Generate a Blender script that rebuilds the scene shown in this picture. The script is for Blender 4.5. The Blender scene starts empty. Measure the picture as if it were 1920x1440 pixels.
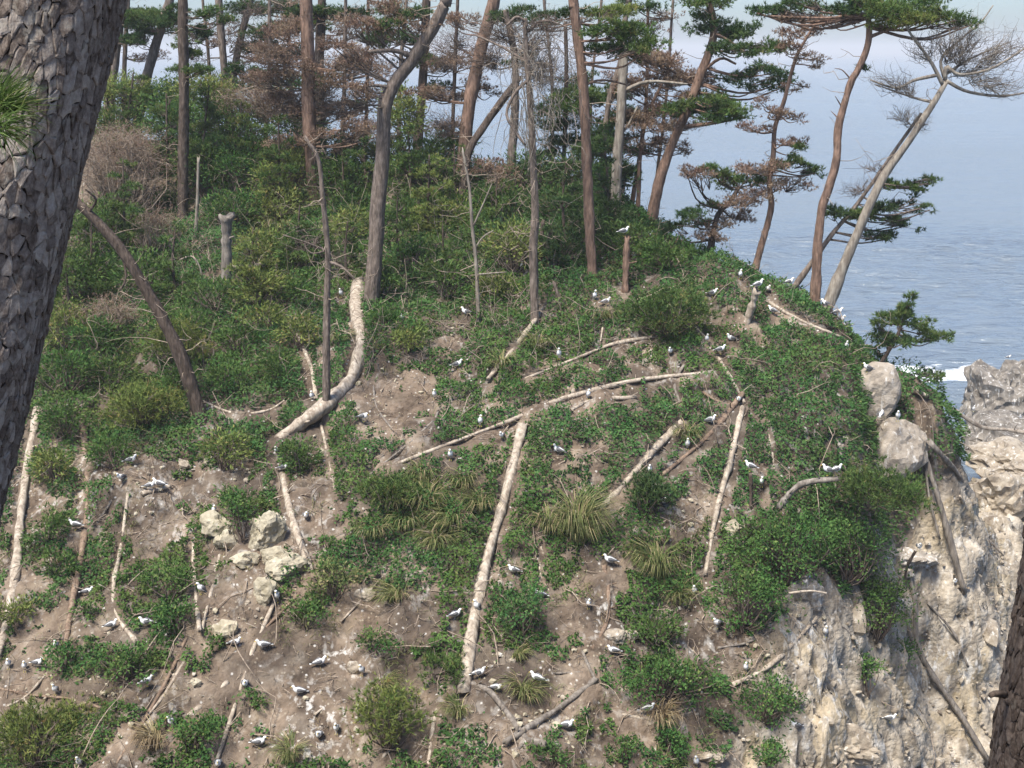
import bpy, math, random
import numpy as np
from mathutils import Vector

R = math.radians
rng = np.random.default_rng(11)
random.seed(11)
scene = bpy.context.scene
COL = scene.collection

# ------------------------------------------------------------------ camera, sky, sun, exposure
CAMZ = 22.0
FPX = 2400.0                     # focal length in pixels of a 1920 x 1440 frame
PITCH = math.atan((720 - 93) / FPX)
cam = bpy.data.cameras.new('camera')
cam.sensor_fit = 'HORIZONTAL'
cam.sensor_width = 36.0
cam.lens = 36.0 * FPX / 1920.0
cam.clip_start = 0.05
cam.clip_end = 40000
camo = bpy.data.objects.new('camera', cam)
COL.objects.link(camo)
camo.location = (0, 0, CAMZ)
camo.rotation_euler = (math.pi / 2 - PITCH, 0, 0)
scene.camera = camo

SUN_EL, SUN_AZ = 60.0, -146.0     # azimuth from +Y, clockwise seen from above (negative: to the left)
world = bpy.data.worlds.new('World')
scene.world = world
world.use_nodes = True
wn = world.node_tree.nodes
wl = world.node_tree.links
wn.clear()
sky = wn.new('ShaderNodeTexSky')
sky.sky_type = 'NISHITA'
sky.sun_disc = False
sky.sun_elevation = R(SUN_EL)
sky.sun_rotation = R(SUN_AZ)
sky.altitude = 20
sky.air_density = 1.0
sky.dust_density = 1.2
sky.ozone_density = 2.0
bg = wn.new('ShaderNodeBackground')
bg.inputs['Strength'].default_value = 0.066
wo = wn.new('ShaderNodeOutputWorld')
tint = wn.new('ShaderNodeMix')
tint.data_type, tint.blend_type = 'RGBA', 'MULTIPLY'
tint.inputs[0].default_value = 1.0
tint.inputs[7].default_value = (0.68, 0.80, 0.98, 1)
wl.new(sky.outputs[0], tint.inputs[6])
wl.new(tint.outputs[2], bg.inputs['Color'])
wl.new(bg.outputs[0], wo.inputs['Surface'])

sun = bpy.data.lights.new('sun', 'SUN')
sun.energy = 2.8
sun.angle = R(18)
sun.color = (1.0, 0.94, 0.84)
suno = bpy.data.objects.new('sun', sun)
COL.objects.link(suno)
sdir = Vector((math.sin(R(SUN_AZ)) * math.cos(R(SUN_EL)), math.cos(R(SUN_AZ)) * math.cos(R(SUN_EL)), math.sin(R(SUN_EL))))
suno.rotation_euler = sdir.to_track_quat('Z', 'Y').to_euler()

scene.view_settings.view_transform = 'Standard'
scene.view_settings.look = 'None'
scene.view_settings.exposure = 1.5
scene.view_settings.gamma = 1.0
scene.view_settings.use_curve_mapping = False
scene.cycles.use_denoising = True
scene.cycles.use_adaptive_sampling = True
scene.cycles.adaptive_threshold = 0.025
scene.cycles.max_bounces = 5
scene.cycles.diffuse_bounces = 3
scene.cycles.glossy_bounces = 2
scene.cycles.transmission_bounces = 3
scene.cycles.volume_bounces = 0
scene.cycles.caustics_reflective = False
scene.cycles.caustics_refractive = False

# ------------------------------------------------------------------ geometry of the view (only for surveying positions)
CP, SP = math.cos(PITCH), math.sin(PITCH)


def ray(u, v):
    a = (np.asarray(u, float) - 960) / FPX
    b = (720 - np.asarray(v, float)) / FPX
    return np.stack([a, CP + b * SP, -SP + b * CP], -1)


def P(u, v, Y):
    d = ray(u, v)
    t = np.asarray(Y, float) / d[..., 1]
    return d * t[..., None] + np.array([0, 0, CAMZ])


def proj(p):
    p = np.asarray(p, float)
    q = p - np.array([0, 0, CAMZ])
    fw = q[..., 1] * CP - q[..., 2] * SP
    up = q[..., 1] * SP + q[..., 2] * CP
    return 960 + FPX * q[..., 0] / fw, 720 - FPX * up / fw


def px2m(Y):
    return np.asarray(Y) / FPX / CP * 1.0


# ------------------------------------------------------------------ noise
def _hash(ix, iy, iz, s):
    h = (ix * 374761393 + iy * 668265263 + iz * 2147483647 + s * 1274126177) & 0xffffffff
    h = ((h ^ (h >> 13)) * 1274126177) & 0xffffffff
    h = (h ^ (h >> 16)) & 0xffffffff
    return h


def vnoise(p, s=0):
    p = np.asarray(p, float)
    i = np.floor(p).astype(np.int64)
    f = p - i
    f = f * f * (3 - 2 * f)
    r = np.zeros(p.shape[:-1])
    for dx in (0, 1):
        for dy in (0, 1):
            for dz in (0, 1):
                h = _hash(i[..., 0] + dx, i[..., 1] + dy, i[..., 2] + dz, s) / 4294967295.0
                w = (f[..., 0] if dx else 1 - f[..., 0]) * (f[..., 1] if dy else 1 - f[..., 1]) * (f[..., 2] if dz else 1 - f[..., 2])
                r += h * w
    return r * 2 - 1


def fbm(p, o=4, s=0):
    p = np.asarray(p, float)
    r = 0
    a = 1.0
    for k in range(o):
        r = r + a * vnoise(p * (2.03 ** k), s + k * 17)
        a *= 0.5
    return r


def worley(p, s=0):
    p = np.asarray(p, float)
    i = np.floor(p).astype(np.int64)
    f1 = np.full(p.shape[:-1], 9.0)
    f2 = np.full(p.shape[:-1], 9.0)
    idv = np.zeros(p.shape[:-1])
    for dx in (-1, 0, 1):
        for dy in (-1, 0, 1):
            for dz in (-1, 0, 1):
                c = i + np.array([dx, dy, dz])
                h1 = _hash(c[..., 0], c[..., 1], c[..., 2], s) / 4294967295.0
                h2 = _hash(c[..., 0], c[..., 1], c[..., 2], s + 5) / 4294967295.0
                h3 = _hash(c[..., 0], c[..., 1], c[..., 2], s + 9) / 4294967295.0
                d = np.sqrt((c[..., 0] + h1 - p[..., 0]) ** 2 + (c[..., 1] + h2 - p[..., 1]) ** 2 + (c[..., 2] + h3 - p[..., 2]) ** 2)
                m = d < f1
                f2 = np.where(m, f1, np.minimum(f2, d))
                idv = np.where(m, h1, idv)
                f1 = np.where(m, d, f1)
    return f1, f2, idv


# ------------------------------------------------------------------ mesh helpers
class MB:
    """collects vertices and faces of ONE mesh"""

    def __init__(self):
        self.v, self.q, self.t, self.a, self.n = [], [], [], [], 0

    def add(self, v, quads=None, tris=None, var=0.0):
        v = np.asarray(v, float).reshape(-1, 3)
        if quads is not None and len(quads):
            self.q.append(np.asarray(quads, np.int64).reshape(-1, 4) + self.n)
        if tris is not None and len(tris):
            self.t.append(np.asarray(tris, np.int64).reshape(-1, 3) + self.n)
        self.v.append(v)
        self.a.append(np.broadcast_to(np.asarray(var, float), (len(v),)))
        self.n += len(v)
        return self

    def mesh(self, name, mat, smooth=True):
        me = bpy.data.meshes.new(name)
        v = np.concatenate(self.v) if self.v else np.zeros((0, 3))
        q = np.concatenate(self.q) if self.q else np.zeros((0, 4), np.int64)
        t = np.concatenate(self.t) if self.t else np.zeros((0, 3), np.int64)
        nl = q.size + t.size
        me.vertices.add(len(v))
        me.vertices.foreach_set('co', v.astype(np.float32).ravel())
        me.loops.add(nl)
        me.loops.foreach_set('vertex_index', np.concatenate([q.ravel(), t.ravel()]).astype(np.int32))
        me.polygons.add(len(q) + len(t))
        ls = np.concatenate([np.arange(len(q)) * 4, q.size + np.arange(len(t)) * 3]).astype(np.int32)
        me.polygons.foreach_set('loop_start', ls)
        me.polygons.foreach_set('use_smooth', np.full(len(q) + len(t), smooth))
        at = me.attributes.new('var', 'FLOAT', 'POINT')
        at.data.foreach_set('value', np.concatenate(self.a).astype(np.float32))
        me.update(calc_edges=True)
        if isinstance(mat, (list, tuple)):
            for m in mat:
                me.materials.append(m)
        else:
            me.materials.append(mat)
        return me

    def obj(self, name, mat, parent=None, smooth=True, loc=None):
        me = self.mesh(name, mat, smooth)
        o = bpy.data.objects.new(name, me)
        COL.objects.link(o)
        if loc is not None:
            me.transform(__import__('mathutils').Matrix.Translation(-Vector(loc)))
            if parent is None:
                o.location = loc
        if parent is not None:
            o.parent = parent
        return o


def tag(o, label=None, cat=None, group=None, kind=None):
    if label:
        o['label'] = label
    if cat:
        o['category'] = cat
    if group:
        o['group'] = group
    if kind:
        o['kind'] = kind
    return o


def empty(name, loc, label, cat, group=None):
    o = bpy.data.objects.new(name, None)
    COL.objects.link(o)
    o.location = loc
    o.empty_display_size = 0.2
    return tag(o, label, cat, group)


def smooth_path(pts, n):
    """Catmull-Rom resampling of control points (any number of columns)"""
    p = np.asarray(pts, float)
    if len(p) == 2:
        t = np.linspace(0, 1, n)[:, None]
        return p[0] * (1 - t) + p[1] * t
    e = np.concatenate([[2 * p[0] - p[1]], p, [2 * p[-1] - p[-2]]])
    t = np.linspace(0, len(p) - 1 - 1e-6, n)
    i = t.astype(int)
    f = (t - i)[:, None]
    a, b, c, d = e[i], e[i + 1], e[i + 2], e[i + 3]
    return 0.5 * (2 * b + (c - a) * f + (2 * a - 5 * b + 4 * c - d) * f ** 2 + (3 * b - a - 3 * c + d) * f ** 3)


def tube(mb, path, rad, sides=8, rough=0.0, seed=0, var=0.0, cap=True, jag=0.0):
    p = np.asarray(path, float)
    r = np.broadcast_to(np.asarray(rad, float), (len(p),)).copy()
    t = np.gradient(p, axis=0)
    t /= np.linalg.norm(t, axis=1)[:, None] + 1e-9
    ref = np.array([0.0, 0.0, 1.0]) if abs(t[:, 2]).mean() < 0.8 else np.array([1.0, 0.0, 0.0])
    a = np.cross(t, ref)
    a /= np.linalg.norm(a, axis=1)[:, None] + 1e-9
    b = np.cross(t, a)
    th = np.linspace(0, 2 * math.pi, sides, endpoint=False)
    ring = a[:, None, :] * np.cos(th)[None, :, None] + b[:, None, :] * np.sin(th)[None, :, None]
    rr = np.repeat(r[:, None], sides, 1)
    v = p[:, None, :] + ring * rr[..., None]
    if rough:
        along = np.concatenate([[0], np.cumsum(np.linalg.norm(np.diff(p, axis=0), axis=1))])
        fur = np.stack([np.cos(th)[None, :] * 2.3 + 0 * rr, np.sin(th)[None, :] * 2.3 + 0 * rr, along[:, None] / (np.mean(r) * 7 + 0.05) + 0 * rr], -1)
        nz = 0.6 * fbm(v / (np.mean(r) * 2.2 + 0.02) + seed * 7.3, 3, seed) + 1.1 * fbm(fur + seed * 3.1, 2, seed + 5)
        v = p[:, None, :] + ring * (rr * (1 + rough * nz))[..., None]
    if jag:
        for k in (0, -1):
            tt = t[k] * (1 if k == -1 else -1)
            v[k] += tt[None, :] * (np.abs(vnoise(np.stack([th * 1.7, th * 0 + seed, th * 0], -1), seed + k)) * jag)[:, None]
    n, s = len(p), sides
    i = np.arange(n - 1)[:, None] * s
    j = np.arange(s)[None, :]
    jn = (j + 1) % s
    q = np.stack([i + j, i + jn, i + s + jn, i + s + j], -1).reshape(-1, 4)
    vv = v.reshape(-1, 3)
    tr = []
    if cap:
        vv = np.concatenate([vv, [p[0] - t[0] * 0.0, p[-1]]])
        c0, c1 = n * s, n * s + 1
        for k in range(s):
            tr.append((c0, (k + 1) % s, k))
            tr.append((c1, (n - 1) * s + k, (n - 1) * s + (k + 1) % s))
    mb.add(vv, q, tr, var)
    return mb


# ------------------------------------------------------------------ materials
def mat_new(name):
    m = bpy.data.materials.new(name)
    m.use_nodes = True
    nt = m.node_tree
    nt.nodes.clear()
    return m, nt.nodes, nt.links


def node(ns, typ, **kw):
    n = ns.new(typ)
    for k, v in kw.items():
        if k.startswith('_'):
            setattr(n, k[1:], v)
        else:
            n.inputs[k.replace('__', ' ')].default_value = v
    return n


def ramp(ns, stops):
    r = ns.new('ShaderNodeValToRGB')
    el = r.color_ramp.elements
    while len(el) > 1:
        el.remove(el[-1])
    el[0].position, el[0].color = stops[0][0], (*stops[0][1], 1)
    for p, c in stops[1:]:
        e = el.new(p)
        e.color = (*c, 1)
    return r


def mixc(ns, ls, fac, a, b, mode='MIX'):
    m = ns.new('ShaderNodeMix')
    m.data_type = 'RGBA'
    m.blend_type = mode
    for i, x in ((0, fac), (6, a), (7, b)):
        if hasattr(x, 'is_linked') or hasattr(x, 'links'):
            ls.new(x, m.inputs[i])
        elif isinstance(x, (int, float)):
            m.inputs[i].default_value = x
        else:
            m.inputs[i].default_value = (*x, 1)
    return m.outputs[2]


def mathn(ns, ls, op, a, b=None, c=None, clamp=False):
    m = ns.new('ShaderNodeMath')
    m.operation = op
    m.use_clamp = clamp
    for i, x in enumerate((a, b, c)):
        if x is None:
            continue
        if isinstance(x, (int, float)):
            m.inputs[i].default_value = x
        else:
            ls.new(x, m.inputs[i])
    return m.outputs[0]


def noisen(ns, ls, vec, scale, detail=4, rough=0.55, dist=0.0):
    n = ns.new('ShaderNodeTexNoise')
    n.inputs['Scale'].default_value = scale
    n.inputs['Detail'].default_value = detail
    n.inputs['Roughness'].default_value = rough
    n.inputs['Distortion'].default_value = dist
    if vec is not None:
        ls.new(vec, n.inputs['Vector'])
    return n.outputs[0]


def mapn(ns, ls, vec, scale):
    m = ns.new('ShaderNodeMapping')
    m.inputs['Scale'].default_value = scale
    ls.new(vec, m.inputs['Vector'])
    return m.outputs[0]


def finish(ns, ls, col, rough=0.85, bump=None, bstr=0.4, bdist=0.02, spec=0.25, transl=None):
    b = ns.new('ShaderNodeBsdfPrincipled')
    if isinstance(col, tuple):
        b.inputs['Base Color'].default_value = (*col, 1)
    else:
        ls.new(col, b.inputs['Base Color'])
    b.inputs['Roughness'].default_value = rough
    b.inputs['Specular IOR Level'].default_value = spec
    if bump is not None:
        n = ns.new('ShaderNodeBump')
        n.inputs['Strength'].default_value = bstr
        n.inputs['Distance'].default_value = bdist
        ls.new(bump, n.inputs['Height'])
        ls.new(n.outputs[0], b.inputs['Normal'])
    o = ns.new('ShaderNodeOutputMaterial')
    if transl:
        t = ns.new('ShaderNodeBsdfTranslucent')
        if isinstance(col, tuple):
            t.inputs['Color'].default_value = (*col, 1)
        else:
            ls.new(col, t.inputs['Color'])
        mx = ns.new('ShaderNodeMixShader')
        mx.inputs[0].default_value = transl
        ls.new(b.outputs[0], mx.inputs[1])
        ls.new(t.outputs[0], mx.inputs[2])
        ls.new(mx.outputs[0], o.inputs['Surface'])
    else:
        ls.new(b.outputs[0], o.inputs['Surface'])
    return b


def attr(ns, name='var'):
    a = ns.new('ShaderNodeAttribute')
    a.attribute_name = name
    return a.outputs['Fac']


def coord(ns, which='Object'):
    return ns.new('ShaderNodeTexCoord').outputs[which]


def geopos(ns):
    return ns.new('ShaderNodeNewGeometry').outputs['Position']


def leaf_mat(name, dark, mid, light, transl=0.22, rough=0.7, accent=None, spec=0.12):
    """leaf colour runs over the leaf's own random value (age and kind of leaf), plus slow patches over the plant"""
    m, ns, ls = mat_new(name)
    r = ramp(ns, [(0.0, dark), (0.45, mid), (0.88, light)] + ([(0.97, accent)] if accent else []))
    ls.new(attr(ns), r.inputs[0])
    nz = noisen(ns, ls, geopos(ns), 1.3, 3)
    hs = ns.new('ShaderNodeHueSaturation')
    ls.new(r.outputs[0], hs.inputs['Color'])
    ls.new(mathn(ns, ls, 'MULTIPLY_ADD', nz, 0.09, 0.455), hs.inputs['Hue'])
    ls.new(mathn(ns, ls, 'MULTIPLY_ADD', nz, 0.9, 0.55), hs.inputs['Value'])
    finish(ns, ls, hs.outputs[0], rough, transl=transl, spec=spec)
    return m


def bark_mat(name, base, dark, light, scale=6.0, lichen=None, bstr=0.6):
    m, ns, ls = mat_new(name)
    pos = geopos(ns)
    v = mapn(ns, ls, pos, (scale, scale, scale * 0.35))
    vo = ns.new('ShaderNodeTexVoronoi')
    vo.feature = 'F1'
    vo.inputs['Scale'].default_value = 2.2
    ls.new(v, vo.inputs['Vector'])
    n1 = noisen(ns, ls, v, 1.6, 6, 0.65)
    n2 = noisen(ns, ls, pos, 1.1, 3)
    r = ramp(ns, [(0.28, dark), (0.5, base), (0.72, light)])
    ls.new(n1, r.inputs[0])
    c = mixc(ns, ls, mathn(ns, ls, 'MULTIPLY', n2, 0.35), r.outputs[0], base)
    kf = ns.new('ShaderNodeMapRange')
    kf.inputs[1].default_value, kf.inputs[2].default_value = 0.45, 0.62
    ls.new(noisen(ns, ls, mapn(ns, ls, pos, (scale * 3.2, scale * 3.2, scale * 0.5)), 1.0, 4, 0.65), kf.inputs[0])
    c = mixc(ns, ls, mathn(ns, ls, 'MULTIPLY', kf.outputs[0], 0.72), c, dark)
    if lichen:
        k = ns.new('ShaderNodeMapRange')
        k.inputs[1].default_value, k.inputs[2].default_value = 0.56, 0.66
        ls.new(noisen(ns, ls, pos, 5.0, 5, 0.7), k.inputs[0])
        c = mixc(ns, ls, mathn(ns, ls, 'MULTIPLY', k.outputs[0], 0.6), c, lichen)
    h = mathn(ns, ls, 'ADD', vo.outputs['Distance'], mathn(ns, ls, 'MULTIPLY', n1, 0.8))
    finish(ns, ls, c, 0.9, h, bstr, 0.03, 0.15)
    return m
# ------------------------------------------------------------------ terrain: surveyed heights, one continuous hill
CTRL = [  # (u, v, distance) sighted points on the hill face
    (-150, 1440, 26.5), (0, 1440, 26), (300, 1440, 25.8), (650, 1440, 25.8), (960, 1440, 26), (1250, 1440, 26.6), (1450, 1440, 28.2), (1620, 1440, 31), (1800, 1440, 33.6), (1960, 1440, 35),
    (-150, 1200, 29.6), (100, 1200, 29), (400, 1200, 28.6), (700, 1200, 28.6), (960, 1200, 28.8), (1250, 1200, 29.3), (1450, 1180, 30), (1600, 1200, 31.6), (1720, 1200, 35), (1900, 1200, 37.2),
    (-150, 1000, 32.5), (100, 1000, 32), (400, 1000, 31.4), (700, 1000, 31), (960, 1000, 31), (1250, 1000, 31.3), (1450, 1000, 31.8), (1600, 1000, 32.8), (1700, 1000, 35.5), (1900, 1000, 40),
    (-150, 800, 36.5), (100, 800, 35.6), (400, 800, 34.8), (700, 800, 34.2), (960, 800, 33.8), (1250, 800, 33.8), (1450, 800, 34.2), (1620, 800, 34.8), (1760, 830, 36),
    (-150, 650, 40.5), (100, 650, 39.5), (400, 650, 38.4), (700, 650, 37.4), (960, 650, 36.8), (1250, 650, 36.6), (1450, 650, 37), (1620, 660, 37.8),
    (-150, 540, 45), (150, 540, 43.5), (450, 540, 42), (750, 540, 41), (1000, 540, 40), (1250, 520, 39.6), (1400, 530, 39.8), (1540, 560, 40),
    (300, 450, 47), (650, 460, 45.5), (950, 460, 43.5), (1130, 450, 42),
    (1890, 880, 44.5), (1960, 900, 44.5),
]
RAW = [  # (x, y, z) the rest of the place
    (-40, 26, 6), (-40, 34, 11), (-40, 46, 16.5), (-22, 52, 17.6), (-40, 58, 17.5), (-10, 52, 17.6), (-2, 50, 17.2), (4, 48, 16.4),
    (-40, 66, 15), (-22, 62, 16.4), (-10, 60, 15.8), (-2, 56, 14.5), (4, 53, 13),
    (-40, 82, 1), (-22, 78, 0.5), (-10, 72, 0), (-2, 66, 0), (4, 61, 1), (8, 55, 4),
    (7.5, 46.5, 13.0), (9.5, 45, 11.0), (11.5, 44, 8.8), (13, 41.5, 8.2), (14.5, 41, 6.6), (16.5, 46, 5.5), (20, 47, 5.0), (17, 52, 4.0), (22, 54, 3.0), (12, 52, 4), (16, 60, 0), (24, 64, 0), (30, 50, 1.5), (30, 40, 1.0), (24, 36, 0.5), (20, 40, 3.5),
    (-40, 20, 1.5), (-20, 20, 1.4), (-8, 20, 1.2), (2, 20, 1.2), (9, 22, 0.8), (16, 27, -0.4), (24, 30, -1.5), (34, 34, -1.5),
    (-30, 90, -3), (0, 84, -3), (20, 76, -3), (36, 60, -3), (40, 44, -3),
]
cp = np.array([[*P(u, v, y)] for u, v, y in CTRL] + [list(r) for r in RAW])


def tps_fit(xy, z, lam=0.02):
    d = np.linalg.norm(xy[:, None] - xy[None], axis=2)
    K = np.where(d > 0, d ** 2 * np.log(d + 1e-9), 0) + lam * np.eye(len(xy)) * 10
    A = np.zeros((len(xy) + 3, len(xy) + 3))
    A[:-3, :-3] = K
    A[:-3, -3:] = np.c_[np.ones(len(xy)), xy]
    A[-3:, :-3] = A[:-3, -3:].T
    return np.linalg.solve(A, np.r_[z, 0, 0, 0])


W = tps_fit(cp[:, :2], cp[:, 2])


def tps(x, y):
    x = np.asarray(x, float)
    sh = x.shape
    q = np.stack([x.ravel(), np.asarray(y, float).ravel()], -1)
    out = np.zeros(len(q))
    for k in range(0, len(q), 20000):
        qq = q[k:k + 20000]
        d = np.linalg.norm(qq[:, None] - cp[None, :, :2], axis=2)
        out[k:k + 20000] = np.where(d > 0, d ** 2 * np.log(d + 1e-9), 0) @ W[:-3] + W[-3] + qq @ W[-2:]
    return out.reshape(sh)


def smoothstep(a, b, x):
    t = np.clip((x - a) / (b - a), 0, 1)
    return t * t * (3 - 2 * t)


GX0, GX1, GY0, GY1, GD = -42.0, 42.0, -14.0, 96.0, 0.25
gx = np.arange(GX0, GX1 + 1e-6, GD)
gy = np.arange(GY0, GY1 + 1e-6, GD)
XX, YY = np.meshgrid(gx, gy)
ZF = tps(XX, np.maximum(YY, 18.0))
near = np.interp(gy, [-14, 0, 2, 4.2, 6, 9, 12, 16, 20], [21.2, 20.6, 20.3, 18.4, 16.4, 11.0, 6.0, 2.2, 1.2])
wn_ = smoothstep(14, 20, YY)
ZB = near[:, None] * (1 - wn_) + ZF * wn_
ZB = np.clip(ZB, -4, 24)


def rockiness(x, y, z):
    """1 on the bare cliff to the right and the ground at the hill's foot there, 0 on the soil slope"""
    u, v = proj(np.stack([x, y, z], -1))
    e = np.interp(v, [500, 800, 870, 950, 1050, 1200, 1300, 1440], [2400, 2000, 1790, 1740, 1650, 1500, 1420, 1340])
    return smoothstep(-40, 60, u - e)


P3 = np.stack([XX, YY, ZB], -1)
RK = rockiness(XX, YY, ZB) * smoothstep(20, 24, YY)
ZB = ZB + 0.30 * fbm(P3 * [0.45, 0.45, 0], 3, 3) + 0.10 * fbm(P3 * [1.7, 1.7, 0], 2, 4)
f1, f2, fid = worley(P3 * [0.75, 0.75, 0.35], 6)
ZB = ZB + RK * ((f2 - f1) * 0.4 - 0.2 + (fid - 0.5) * 0.5)


# a limed rock spur running down to the lower right cliff
SU, SV = proj(np.stack([XX, YY, ZB], -1))
spw = 52 + np.clip((SV - 1090) * 0.22, 0, 90)
spur = np.exp(-((SU - 1518 - (SV - 1090) * 0.12) / spw) ** 2) * smoothstep(1060, 1130, SV) * smoothstep(20, 24, YY)
w1, w2, wid = worley(np.stack([XX, YY, ZB], -1) * [1.3, 1.3, 0.5], 16)
ZB = ZB + spur * (0.55 + 0.9 * (wid - 0.5) + np.minimum(w2 - w1, 0.3))


def H(x, y):
    fx = np.clip((np.asarray(x, float) - GX0) / GD, 0, len(gx) - 1.001)
    fy = np.clip((np.asarray(y, float) - GY0) / GD, 0, len(gy) - 1.001)
    i, j = fx.astype(int), fy.astype(int)
    a, b = fx - i, fy - j
    return (ZB[j, i] * (1 - a) * (1 - b) + ZB[j, i + 1] * a * (1 - b) + ZB[j + 1, i] * (1 - a) * b + ZB[j + 1, i + 1] * a * b)


_YS = np.arange(19.0, 95.0, 0.06)


def hit(u, v, y0=19.0):
    """where the sight line meets the hill (array of one or many); None-like NaN when it misses"""
    u = np.atleast_1d(np.asarray(u, float))
    v = np.atleast_1d(np.asarray(v, float))
    out = np.full((len(u), 3), np.nan)
    for k in range(0, len(u), 500):
        d = ray(u[k:k + 500], v[k:k + 500])
        t = _YS[None, :] / d[:, 1:2]
        x = d[:, 0:1] * t
        z = CAMZ + d[:, 2:3] * t
        below = (z < H(x, np.broadcast_to(_YS, x.shape))) & (_YS[None, :] > y0)
        i = below.argmax(1)
        ok = below.any(1)
        r = np.arange(len(i))
        p = np.stack([x[r, i], _YS[i], z[r, i]], -1)
        p[~ok] = np.nan
        out[k:k + 500] = p
    return out


def hit1(u, v):
    p = hit(u, v)[0]
    if np.isnan(p[0]):
        # just above the skyline: take the highest ground under that bearing
        Y = np.arange(30.0, 60.0, 0.25)
        d = ray(u, v)
        x = d[0] / d[1] * Y
        uu, vv = proj(np.stack([x, Y, H(x, Y)], -1))
        k = int(np.argmin(vv))
        p = np.array([x[k], Y[k], H(x[k], Y[k])])
    return p


def normal_at(x, y):
    e = 0.3
    n = np.stack([H(x - e, y) - H(x + e, y), H(x, y - e) - H(x, y + e), np.full_like(np.asarray(x, float), 2 * e)], -1)
    return n / np.linalg.norm(n, axis=-1)[..., None]


# mesh: fine over the face in view, coarse elsewhere, one sheet (shared non-uniform grid lines)
lx = np.unique(np.round(np.concatenate([np.arange(-42, -17, 1.0), np.arange(-17, 21, 0.14), np.arange(21, 42.01, 1.0)]), 3))
ly = np.unique(np.round(np.concatenate([np.arange(-14, 22, 1.0), np.arange(22, 31, 0.14), np.arange(31, 43, 0.085), np.arange(43, 50, 0.14), np.arange(50, 60, 0.4), np.arange(60, 96.01, 1.5)]), 3))
MX, MY = np.meshgrid(lx, ly)
MZ = H(MX, MY)
m3 = np.stack([MX, MY, MZ], -1)
rk = rockiness(MX, MY, MZ) * smoothstep(20, 24, MY)
LU, LV = proj(m3)
rk = np.maximum(rk, np.exp(-((LU - 1518 - (LV - 1090) * 0.12) / (60 + np.clip((LV - 1090) * 0.22, 0, 90))) ** 2) * smoothstep(1060, 1130, LV) * smoothstep(20, 24, MY))
LIME = [(1530, 1230, 80, 170), (1560, 1400, 130, 60), (600, 1335, 80, 60), (1770, 1240, 120, 60), (1690, 1060, 60, 30), (1840, 1030, 60, 60), (560, 1400, 60, 40), (1130, 1160, 50, 40), (650, 1240, 60, 40)]
lime_a = np.zeros_like(LU)
for (a_, b_, c_, d_) in LIME:
    lime_a = np.maximum(lime_a, np.exp(-((LU - a_) / c_) ** 2 - ((LV - b_) / d_) ** 2))
infine = smoothstep(22, 23, MY) * (1 - smoothstep(48, 50, MY)) * smoothstep(-17, -16, MX) * (1 - smoothstep(20, 21, MX))
g1, g2, gid = worley(m3 * [2.3, 2.3, 1.1], 21)
h1, h2, hid = worley(m3 * [6.0, 6.0, 3.0], 22)
NZ = normal_at(MX, MY)
dsp = rk * ((np.minimum(g2 - g1, 0.3) - 0.15) * 0.36 + (gid - 0.5) * 0.34 + (np.minimum(h2 - h1, 0.25)) * 0.22 + (hid - 0.5) * 0.20 + 0.05 * fbm(m3 * [3, 3, 0.8], 3, 77)) + (1 - rk) * (0.11 * fbm(m3 * 2.2, 4, 8) + 0.16 * np.maximum(0, 0.36 - h1) * (hid > 0.45))
m3 = m3 + NZ * (dsp * infine)[..., None]
nr, nc = MX.shape
ii = np.arange(nr - 1)[:, None] * nc + np.arange(nc - 1)[None, :]
quads = np.stack([ii, ii + 1, ii + nc + 1, ii + nc], -1).reshape(-1, 4)


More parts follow.
